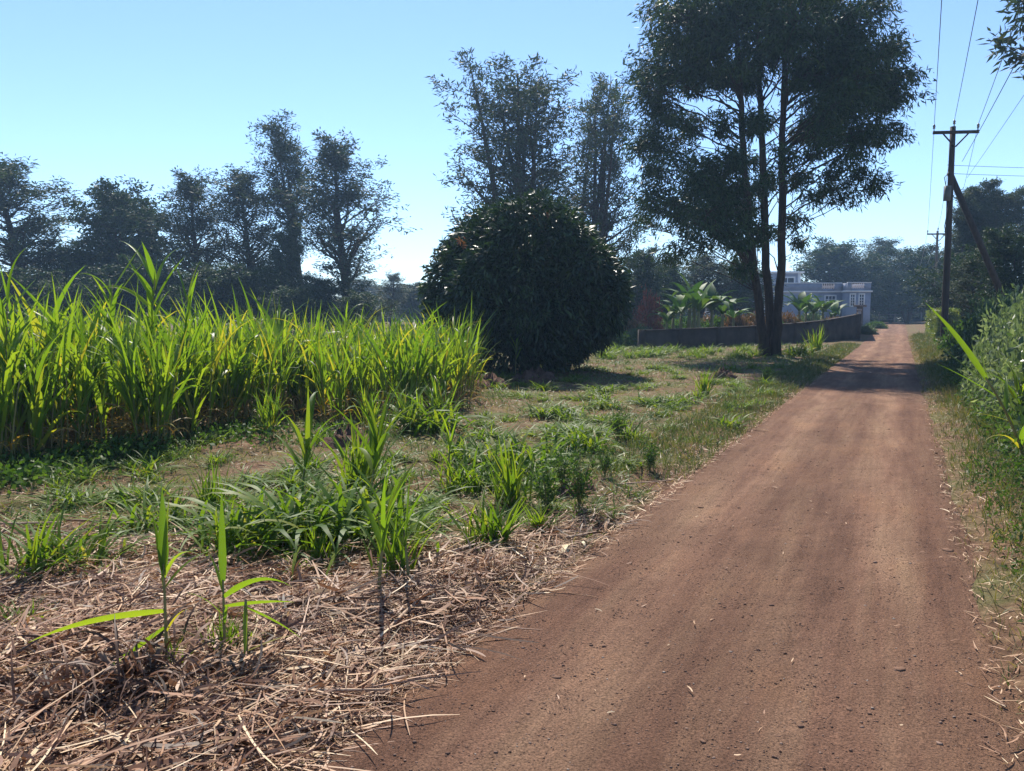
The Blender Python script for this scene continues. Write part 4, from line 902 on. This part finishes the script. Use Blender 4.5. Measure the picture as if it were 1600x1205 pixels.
for px, py, sc, k, lab in [(520, 845, 1.15, 6, 'biggest lush green tussock at the edge of the straw'), (430, 850, 1.0, 6, 'lush dark tussock leaning against the biggest one'), (600, 825, 1.0, 2, 'arching tussock with glossy leaves on the far flank of the biggest one'),
                           (560, 770, 1.2, 4, 'upright green shoots behind the biggest tussock'), (675, 672, 1.15, 6, 'round dark green tussock by the end of the napier stand'), (720, 770, .9, 1, 'green tussock in the strip between the biggest one and the road'),
                           (810, 735, .95, 6, 'dark tussock among tall thin shoots near the road'), (800, 790, .9, 4, 'tall thin green shoots beside the leafy weed bushes'), (900, 705, .8, 6, 'spreading tussock in the middle of the cleared strip'),
                           (330, 800, .8, 5, 'tall narrow shoot tuft behind the foreground canes'), (360, 870, .8, 0, 'drooping tussock with silvery leaf backs at the straw edge'), (60, 900, .8, 0, 'low tussock on the mulch at the outer edge of the field'),
                           (130, 890, .7, 3, 'small tussock beside the low one on the mulch'), (620, 900, .8, 5, 'narrow green shoots standing alone in the straw'), (500, 880, .5, 5, 'tiny pale shoot tuft at the straw edge under the biggest tussock'),
                           (985, 690, .6, 1, 'small tussock close to the roadside weeds'), (1100, 620, .9, 4, 'pale shoots at the rim of the tree shade'), (1275, 553, 2.2, 4, 'big bright green grass mound before the wall by the road'), (1245, 556, 1.6, 6, 'lower bright grass mound beside the big one')]:
    put_tussock(px, py, sc, k, lab)
GT = 'green tussocks dotted over the cleared strip'
for i in range(200):
    px, py = random.uniform(40, 1220), random.uniform(592, 870)
    p = on(px, py)
    if p.x > left_edge(p.y) - .5 or p.y > 32 or (p.x < -1.0 and p.y > front_y(p.x)-.4 and px < 745): continue
    if py < 640 and px < 760: continue
    put_tussock(px, py, random.choice([.35, .5, .6, .75, 1.0])*random.uniform(.8, 1.2), random.choice([0, 1, 2, 3, 4, 6]), 'small green grass tussock dotted over the cleared strip', GT, random.uniform(.3, .65))
for i in range(100):
    px, py = random.uniform(755, 1225), 575 + 110*random.random()**1.6; p = on(px, py)
    if p.x > left_edge(p.y) - .3: continue
    put_tussock(px, py, random.uniform(.5, 1.1), random.choice([0, 1, 2, 3, 6]), 'low spreading tussock on the open grass between mango tree and road', 'tussocks between mango tree and road', random.uniform(.3, .6))
for i in range(36):
    px = random.uniform(930, 1190); py = random.uniform(548, 562); put_tussock(px, py, random.uniform(.7, 1.5), random.choice([0, 1, 2, 6]), 'bright grass tussock along the foot of the grey wall', 'tussocks along the grey wall', .8)
# small leafy weed bushes in the strip
def weed_mesh(seed):
    r = np.random.default_rng(seed); st, C = [], []
    for i in range(11):
        a = r.uniform(0, 6.28); e = np.array([math.cos(a)*r.uniform(.03, .2), math.sin(a)*r.uniform(.03, .2), r.uniform(.25, .55)]); pth = bez((0, 0, -.03), (e[0]*.3, e[1]*.3, e[2]*.6), e, 6)
        st.append((pth, np.linspace(.005, .002, 6))); C += [pth[k] for k in range(2, 6)]
    C = np.array(C); global rng; keep_ = rng; rng = r; me = foliage('foliage', C, np.tile([0, 0, 1.], (len(C), 1)), 9, .03, .055, .022, M['weed'], 0, .3); rng = keep_
    return me, tube_mesh('stems', st, M['stem'], 4)
WD = [weed_mesh(530+i) for i in range(3)]
for px, py, sc, lab in [(855, 800, 1.1, 'leafy weed bush at the straw edge beside the road, darkest of three'), (905, 795, 1.2, 'leafy weed bush closest to the road by the straw'), (880, 770, 1.0, 'leafy weed bush behind the two at the straw edge'), (965, 690, 1.1, 'tall leafy weed among the tussocks of the cleared strip'), (1015, 735, .9, 'brownish weed bush on the road verge'),
                        (1195, 600, 1.3, 'thin weed at the rim of the tree shade on the road verge'), (945, 745, .8, 'small leafy weed beside the loose straw heap')]:
    p = on(px, py); sc *= .78; o = thing('weed_bush', lab, 'weed', p, None, random.uniform(0, 6.28), sc); me, wm = random.choice(WD); link('foliage', me, o); link('stems', wm, o)
# dry stalky weeds by the mango tree

# ------------------------------------------------------------------ foreground straw, stalks, canes, stones
def straw_x(y): return -.68*y - .25, left_edge(y) + .10
def straw(n, y0, y1, L, W, label, name, lift, tint, bendy=.4, edge=0., nseg=3, pw=1.6, tilt=.13):
    x, y = scatter(n, y0, y1, straw_x, pw)
    k = (y < 5.6 + .35*nz(x, y, 2.2, 2) + 1.2*sstep(-1.6, .1, x - left_edge(y))) | (rng.uniform(0, 1, n) < .10); x, y = x[k], y[k]; n = len(x)
    thin = sstep(.12, -.35, x - left_edge(y)); k = rng.uniform(0, 1, n) < thin + .04; x, y = x[k], y[k]; n = len(x)
    z = surf_z(x, y) + rng.uniform(.002, 1, n)**1.6*lift
    t_ = np.clip(rng.normal(tint[0], tint[1], n) + .12*nz(x, y, 3, 5), 0, 1)
    az = np.where(rng.uniform(0, 1, n) < .3, rng.normal(.55, .7, n), rng.uniform(0, 6.28, n))
    V, Q, bi = blades(np.stack([x, y, z], 1), az, rng.normal(0, tilt, n), L*rng.uniform(.4, 1.4, n), W*rng.uniform(.5, 1.4, n), rng.normal(.1, .18, n), nseg, rng.normal(size=n)*bendy, rng.normal(size=n)*.5, ([0, .1, .8, 1], [.8, 1, .9, .3]))
    V[:, 2] = np.maximum(V[:, 2], surf_z(V[:, 0], V[:, 1]) + .002)
    tag(link(name, mesh_np(name, V, Q, 4, M['straw'], t_[bi])), label, None, None, 'stuff')
straw(70000, 2.15, 8.2, .14, .0042, 'fine straw litter beside the road', 'straw_litter', .05, (.52, .24))
straw(15000, 2.15, 7.6, .17, .0105, 'crumpled dry cane leaves in the straw', 'dry_leaf_litter', .085, (.42, .27), .9, nseg=5, tilt=.32)
straw(2400, 2.15, 6.8, .42, .0075, 'long pale straws on top of the litter', 'long_straw', .10, (.72, .2), .35, nseg=4, tilt=.12)
straw(40000, 2.1, 8.0, .035, .006, 'crumbs of broken straw and leaf', 'straw_crumbs', .05, (.48, .28), .6, nseg=2, tilt=.4)
straw(700, 2.15, 7.0, .20, .021, 'broad curled dry cane leaves on the litter', 'broad_dry_leaves', .08, (.5, .25), .9, nseg=7, tilt=.3)
# straw fringe along the road edges
def fringe(n, y0, y1, xf, name, label, Ls=.22):
    x, y = scatter(n, y0, y1, xf, 1.5); z = surf_z(x, y) + rng.uniform(.003, .025, n)
    V, Q, bi = blades(np.stack([x, y, z], 1), rng.normal(1.0, .7, n), rng.normal(0, .08, n), Ls*rng.uniform(.2, 1.04, n), rng.uniform(.003, .009, n), rng.normal(.05, .1, n), 3, rng.normal(size=n)*.5, rng.normal(size=n)*.3, ([0, .1, .8, 1], [.8, 1, .9, .3]))
    V[:, 2] = np.maximum(V[:, 2], surf_z(V[:, 0], V[:, 1]) + .003)
    tag(link(name, mesh_np(name, V, Q, 4, M['straw'], np.clip(rng.normal(.72, .2, n), 0, 1)[bi])), label, None, None, 'stuff')
fringe(2600, 5, 26, lambda y: (left_edge(y)-.35, left_edge(y)+.12), 'straw_fringe', 'straw scattered where cane field verge meets the road', .16)
fringe(1300, 2.0, 18, lambda y: (right_edge(y)-.10, right_edge(y)+.42), 'straw_fringe', 'straw scattered along the road edge below the shrub bank', .13)
fringe(70, 2.4, 9, lambda y: (left_edge(y), right_edge(y)), 'straw_specks', 'single straw specks on the bare road', .07)
# loose stalks: each can be picked up
def stalk(a, b, r, mat, label, group=None, name='dry_cane_stalk', lift=.03, kink=.02):
    a, b = Vector(a), Vector(b); a.z = float(surf_z(a.x, a.y)) + r + lift*.6; b.z = float(surf_z(b.x, b.y)) + r + lift; n = 9
    t_ = np.linspace(0, 1, n)[:, None]; P = np.array(a)*(1-t_) + np.array(b)*t_; d = b-a; s = np.array([-d.y, d.x, 0])/max(d.length, .01)
    P += s*(np.sin(t_*random.uniform(2, 5)+random.uniform(0, 3))*kink); P -= np.array(a); gz = surf_z(P[:, 0]+a.x, P[:, 1]+a.y)+r*.7-a.z; P[:, 2] = np.maximum(P[:, 2], gz)
    rr = r*(1 - .35*np.linspace(0, 1, n)); rr[2::3] *= 1.22
    o = link(name, tube_mesh(name, [(P, rr)], M[mat], 7), None, a); return tag(o, label, 'cane stalk', group)
for (x0, y0, x1, y1, r, mat, lab) in [(512, 1100, 690, 935, .013, 'drystem', 'long brown cane stalk lying diagonally across the straw toward the field'), (600, 1012, 722, 992, .011, 'drystem', 'straight pale stalk pointing at the road from the straw'),
        (470, 985, 578, 912, .012, 'darkstem', 'thick stalk lying behind the long diagonal one'), (20, 1085, 230, 1178, .009, 'darkstem', 'thin dark curved stalk in the bottom corner of the straw'), (395, 1050, 470, 975, .010, 'drystem', 'pale stalk beside the cut foreground cane'),
        (420, 905, 555, 880, .012, 'darkstem', 'thick brown stalk at the rear of the straw below the lush tussock'), (640, 930, 700, 880, .009, 'drystem', 'short stalk slanting out of the straw beside the road'), (545, 1000, 600, 945, .010, 'drystem', 'stalk crossing under the long diagonal one'),
        (60, 1190, 75, 1120, .012, 'drystem', 'bleached stump stalk in the bottom corner of the straw'), (125, 935, 140, 903, .011, 'chip', 'pale upright broken stalk on the mulch'), (960, 772, 1050, 755, .008, 'drystem', 'pale stalks end sticking out over the road edge'), (985, 748, 970, 715, .010, 'chip', 'white broken cane by the loose straw heap')]:
    stalk(gp(x0, y0), gp(x1, y1), r, mat, lab)
for i in range(95):
    y = random.uniform(2.3, 6.4); lo, hi = straw_x(y); x = random.uniform(lo, hi-.25); a = random.gauss(.55, .7); L = random.uniform(.2, .75)
    xb, yb = x+math.cos(a)*L, y+math.sin(a)*L
    if xb > left_edge(yb) + .05: continue
    stalk((x, y, 0), (xb, yb, 0), random.uniform(.004, .010), random.choice(['drystem', 'drystem', 'darkstem']), 'dry brown stalk lying loose in the roadside straw', 'loose stalks in the straw', lift=random.uniform(.02, .07), kink=random.uniform(.005, .04))
# peeled chips and flat sheaths
def sheath(px, py, L, W, az, mat, label, name, curl=.35):
    p = on(px, py); p.z = float(surf_z(p.x, p.y)) + .012; n = 7; V, Q = [], []
    for i in range(n+1):
        t_ = i/n; w = W*(.75+.25*math.sin(t_*3)); zz_ = .02*math.sin(t_*2.5)
        for j in range(5): u = j/4*2-1; V.append((t_*L, u*w/2, zz_ + curl*w*u*u))
    for i in range(n):
        for j in range(4): a_ = i*5+j; Q.append([a_, a_+1, a_+6, a_+5])
    o = link(name, mesh_np(name, V, Q, 4, mat, smooth=True), None, p); o.rotation_euler = (random.uniform(-.2, .2), -.08, az)
    md = o.modifiers.new('thickness', 'SOLIDIFY'); md.thickness = .003
    return tag(o, label, 'cane sheath')
sheath(880, 868, .13, .045, 1.25, M['chip'], 'split white cane chip at the straw edge by the road', 'cane_chip'); sheath(886, 866, .12, .03, 1.4, M['chip'], 'narrow white cane chip against the split chip', 'cane_chip'); sheath(914, 861, .07, .03, 2.0, M['chip'], 'small white cane chip alone on the road', 'cane_chip')
sheath(612, 1085, .21, .055, 1.95, M['drystem'], 'broad tan cane sheath lying by the road end of the straw', 'cane_sheath'); sheath(545, 1045, .2, .05, 1.3, M['drystem'], 'curled tan sheath near the long diagonal stalk', 'cane_sheath')
sheath(430, 960, .22, .06, .4, M['darkstem'], 'wide brown sheath near the cut foreground cane', 'cane_sheath'); sheath(95, 1065, .2, .05, .7, M['drystem'], 'pale sheath lying on the bottom corner straw', 'cane_sheath'); sheath(690, 880, .16, .04, .2, M['drystem'], 'flat sheath among the rear straw by the road', 'cane_sheath')
# withered stool of cut grass, dark and drooping
def stool(px, py, sc, label, seed, dark):
    r = np.random.default_rng(seed); p = on(px, py); o = thing('withered_stool', label, 'grass stool', p, None, 0, sc); n = 240
    P = np.stack([r.normal(size=n)*.09, r.normal(size=n)*.09, r.uniform(-.02, .12, n)], 1)
    V, Q, bi = blades(P, r.uniform(0, 6.28, n), np.radians(r.uniform(10, 80, n)), r.uniform(.15, .42, n), r.uniform(.006, .016, n), r.uniform(1.2, 2.6, n), 6, r.normal(size=n)*.5, r.normal(size=n)*.6, pw=1.)
    V[:, 2] = np.maximum(V[:, 2], -.02)
    link('withered_leaves', mesh_np('withered_leaves', V, Q, 4, M['straw'], np.clip(r.normal(dark, .16, n), 0, 1)[bi]), o)['kind'] = 'stuff'
    link('stubs', tube_mesh('stubs', [(np.array([(r.normal()*.07, r.normal()*.07, -.05), (r.normal()*.09, r.normal()*.09, r.uniform(.08, .2))]), np.array([.012, .011])) for _ in range(9)], M['darkstem'], 7), o)
stool(215, 1085, 1.15, 'dark withered stool of cut cane under the foreground shoots', 601, .12); stool(90, 1120, .9, 'brown withered stool in the bottom corner straw', 602, .3); stool(455, 915, .8, 'straw coloured stool behind the long diagonal stalk', 603, .6)
stool(760, 895, .6, 'small tan stool in the straw beside the road', 604, .6)
# young canes in the straw: every leaf on its own
p = on(262, 1062); cane('young_cane', p, p + Vector((-.02, .05, .55)), 0, (0, 0), 0, 'green young cane with broad leaf bent down toward the field corner', 701, 'young cane', 'napier', leaves_def=[
    (.95, R(100), R(86), .40, .05, .05, .3, .4), (.93, R(70), R(84), .36, .045, .10, .7, -.3), (.62, R(188), R(-2), .62, .05, .38, .75, 1.0), (.5, R(205), R(-32), .62, .04, .15, .5, .9), (.8, R(40), R(50), .28, .02, .9, .6), (.88, R(330), R(62), .35, .022, 1.6, .7), (.75, R(120), R(70), .35, .02, .6, .5),
    (.9, R(150), R(80), .3, .04, .1, .4), (.45, R(-20), R(60), .22, .018, .8, .95)], r0=.010)
p = on(352, 1035); cane('young_cane', p, p + Vector((-.02, .06, .40)), 0, (0, 0), 0, 'green young cane with one tall upright leaf beside the bent leaved one', 702, 'young cane', 'napier', leaves_def=[
    (.98, R(95), R(88), .46, .04, .03, .35, .3), (.8, R(-12), R(38), .42, .04, 1.15, .5, -.9), (.7, R(10), R(5), .34, .036, .3, .6, -.9), (.6, R(200), R(55), .24, .022, .9, .5), (.5, R(300), R(60), .26, .022, .9, .4), (.85, R(160), R(75), .24, .026, .3, .5)], r0=.010)
p = on(385, 1045); cane('young_cane', p, p + Vector((.0, .02, .34)), 0, (0, 0), 0, 'short cut cane with square top in the straw', 703, 'young cane', 'napier', leaves_def=[(.9, R(-25), R(-10), .36, .045, .35, .45, -.8), (.97, R(-80), R(-72), .30, .022, .1, .55), (.35, R(20), R(20), .25, .02, .4, .9)], r0=.012)
p = on(590, 930); cane('young_cane', p, p + Vector((.05, .1, .5)), 7, (.35, .6), .032, 'arching young cane at the straw edge in front of the biggest tussock', 704, 'young cane', 'napier')
p = on(640, 915); cane('young_cane', p, p + Vector((-.05, .1, .35)), 6, (.3, .55), .03, 'shorter young cane next to the arching one at the straw edge', 705, 'young cane', 'napier')
p = on(700, 760); cane('young_cane', p, p + Vector((.02, .1, .5)), 7, (.4, .6), .03, 'upright young cane in the cleared strip behind the straw', 706, 'young cane', 'napier')
p = on(470, 800); cane('young_cane', p, p + Vector((.05, .1, .6)), 9, (.4, .8), .05, 'leafy young cane rising from the lush dark tussock', 707, 'young cane', 'tuft')
p = on(575, 800); cane('young_cane', p, p + Vector((.1, .1, .65)), 11, (.5, .95), .07, 'broad leaved cane arching over the biggest tussock', 708, 'young cane', 'tuft')
for px, py, sc, k, lab in [(268, 1050, .42, 5, 'withered sprouting base round the bent leaved young cane'), (350, 1022, .5, 5, 'sprouting green base round the tall leaved young cane'), (372, 1010, .36, 0, 'small drooping sprout between the foreground canes'), (30, 985, .4, 3, 'small weedy sprout at the outer edge of the straw'), (480, 905, .35, 1, 'small sprout in the straw below the lush tussock'), (735, 860, .3, 4, 'tiny sprout in the straw beside the road')]:
    put_tussock(px, py, sc, k, lab)
# the cane leaning out of the shrub bank
p = on(1608, 735); tip = at(1540, 590, p.y - .2); o = cane('leaning_cane', p, tip, 0, (0, 0), 0, 'green cane leaning out over the verge from the shrub bank', 710, 'leaning cane', 'napier', leaves_def=[
    (.98, R(165), R(58), 1.05, .085, .25, .45, .7), (.9, R(172), R(40), .85, .03, .1, .3), (.8, R(178), R(32), .75, .03, .15, .25), (.45, R(190), R(75), .55, .05, 1.9, .55), (.3, R(250), R(70), .6, .06, 1.8, .4), (.55, R(175), R(20), .5, .02, .5, .9), (.25, R(200), R(50), .6, .045, 1.6, .95), (.65, R(60), R(70), .5, .05, .8, .4), (.96, R(120), R(75), .45, .05, .2, .5)], r0=.02)
# low dark weeds on the verge under the cane
n = 12000; x, y = scatter(n, 2.2, 9.5, lambda y: (right_edge(y)+.22, right_edge(y)+2.6), 1.5); gap = nz(x, y, 2.6, 4) > -.35; x, y = x[gap], y[gap]; n = len(x)
z = H(x, y) + rng.uniform(.01, .3, n)*sstep(right_edge(y)+.1, right_edge(y)+.8, x)
V, Q = leaves(np.stack([x, y, z], 1), rand_dir(n) + np.array([0, 0, .4]), .045*rng.uniform(.6, 1.5, n), .02*rng.uniform(.6, 1.4, n))
tag(link('low_weeds', mesh_np('low_weeds', V, Q, 4, M['weed'], rng.uniform(0, 1, len(Q)))), 'low dark weeds at the foot of the leaning cane', None, None, 'stuff')
p = on(1604, 700); cane('leaning_cane', p, p + Vector((-.12, .05, .75)), 9, (.5, .8), .06, 'short leafy cane clumped at the foot of the long leaning cane', 711, 'leaning cane', 'napier')
# heaps of dug soil
def mound(px, py, rx, h, label, seed):
    p = on(px, py); r = np.random.default_rng(seed); V, Q = [], []; n, m = 9, 20
    for i in range(n+1):
        q = i/n
        for j in range(m): a = j/m*6.283; z = h*(1-q*q)*(1+.3*r.normal()*(q < .95)) - .05*q; V.append((math.cos(a)*rx*q*(1+.12*r.normal()), math.sin(a)*rx*.7*q*(1+.12*r.normal()), z))
    for i in range(n):
        for j in range(m): Q.append([i*m+j, i*m+(j+1) % m, (i+1)*m+(j+1) % m, (i+1)*m+j])
    tag(link('soil_heap', mesh_np('soil_heap', V, Q, 4, M['soilmound'], smooth=True), None, p), label, 'soil heap')
mound(545, 698, .42, .2, 'dark heap of dug soil before the napier stand', 801); mound(765, 606, .6, .25, 'brown soil heap at the edge of the mango shade', 802); mound(835, 598, .8, .28, 'broad soil heap inside the mango shade', 803); mound(1130, 590, .4, .18, 'small dark soil heap at the rim of the tree shade', 804)
mound(905, 772, .3, .1, 'low heap of reddish trash beside the road verge', 805)
# gravel and stones on the road
def gravel(n, y0, y1, s, name, label, pw=1.7, spread=1.0):
    x, y = scatter(n, y0, y1, lambda y: (left_edge(y)+.02, right_edge(y)), pw)
    base = np.array([(1, 0, 0), (0, 1, 0), (-1, 0, 0), (0, -1, 0), (0, 0, .7), (0, 0, -.5)], float); tri = np.array([(0, 1, 4), (1, 2, 4), (2, 3, 4), (3, 0, 4), (1, 0, 5), (2, 1, 5), (3, 2, 5), (0, 3, 5)])
    sz = s*np.exp(rng.normal(size=n)*.45); V = base[None]*(1+rng.normal(size=(n, 6, 3))*.28)*sz[:, None, None]
    a = rng.uniform(0, 6.28, n); c, sn = np.cos(a)[:, None], np.sin(a)[:, None]; V = np.stack([V[..., 0]*c - V[..., 1]*sn, V[..., 0]*sn + V[..., 1]*c, V[..., 2]*.7], 2)
    V += np.stack([x, y, surf_z(x, y) + sz*.12], 1)[:, None]
    Q = (tri[None] + (np.arange(n)*6)[:, None, None]).reshape(-1, 3)
    tag(link(name, mesh_np(name, V.reshape(-1, 3), Q, 3, M['gravel'], np.repeat(np.clip(rng.normal(.5, .25, n), 0, 1), 8))), label, None, None, 'stuff')
gravel(32000, 2.2, 16, .0030, 'road_grit', 'fine reddish grit on the road')
gravel(1500, 2.2, 18, .0052, 'road_gravel', 'small gravel scattered on the road')
def stone_mesh(seed):
    r = np.random.default_rng(seed); n, m = 4, 7; V, Q = [], []; k = r.normal(size=(3, 3))
    for i in range(n+1):
        th = math.pi*i/n
        for j in range(m):
            a = j/m*6.283; d = np.array([math.sin(th)*math.cos(a), math.sin(th)*math.sin(a), math.cos(th)]); f = 1 + .22*math.sin(d@k[0]*2.2) + .16*math.sin(d@k[1]*4); v = d*f*np.array([1, .72, .3])
            v[2] = np.clip(v[2], -.2, .17); V.append(v*(1+r.normal(size=3)*.09))
    for i in range(n):
        for j in range(m): Q.append([i*m+j, (i+1)*m+j, (i+1)*m+(j+1) % m, i*m+(j+1) % m])
    return mesh_np('stone', V, Q, 4, M['stone'])
SM = [stone_mesh(820+i) for i in range(6)]
def stone(px, py, s, label, group=None):
    p = on(px, py); p.z = float(surf_z(p.x, p.y)) - s*.02; o = link('stone', random.choice(SM), None, p); o.scale = (s, s, s); o.rotation_euler = (random.uniform(-.15, .15), random.uniform(-.15, .15), random.uniform(0, 6.28)); tag(o, label, 'stone', group)
for px, py, s, lab in [(1442, 874, .06, 'flat pale stone on the road near the verge straw'), (1404, 1060, .052, 'flat stone in the wheel track, largest on the near road'), (868, 1072, .045, 'pale flat stone on the cane field side of the road'), (828, 1108, .03, 'dark lump of earth beside a pale flat stone on the road'), (764, 1004, .035, 'small flat stone near the straw on the road'),
                       (1515, 1086, .035, 'reddish stone close to the verge straw'), (1327, 1120, .035, 'half buried stone in the middle of the wheel track'), (1110, 844, .05, 'flat pale stone on the road crown'), (1095, 800, .06, 'wide pale stone half sunk in the road'), (1480, 870, .07, 'broad pale stone at the edge of the verge straw'), (1214, 1166, .03, 'small pale stone beside a straw speck on the road')]:
    stone(px, py, s*.62, lab)
for i in range(46):
    px, py = random.uniform(600, 1560), random.uniform(680, 1190); p = on(px, py)
    if abs(perp(p.x, p.y)) < 1.2: stone(px, py, random.uniform(.007, .017), 'small stone lying loose on the murram road', 'loose stones on the road')

# ------------------------------------------------------------------ haze
def haze():
    me = box_mesh('haze', [(-330, 330, -70, 470, -6, 34)], M['metal']); me.materials.clear()
    m = bpy.data.materials.new('haze_air'); m.use_nodes = True; n, l = m.node_tree.nodes, m.node_tree.links
    n.remove(n['Principled BSDF']); v = n.new('ShaderNodeVolumePrincipled')
    v.inputs['Color'].default_value = (.42, .66, 1, 1); v.inputs['Density'].default_value = 0.0008; v.inputs['Anisotropy'].default_value = .35
    l.new(v.outputs[0], n['Material Output'].inputs['Volume']); me.materials.append(m)
    tag(link('haze', me), 'thin blue morning haze over the fields', None, None, 'stuff')
haze()
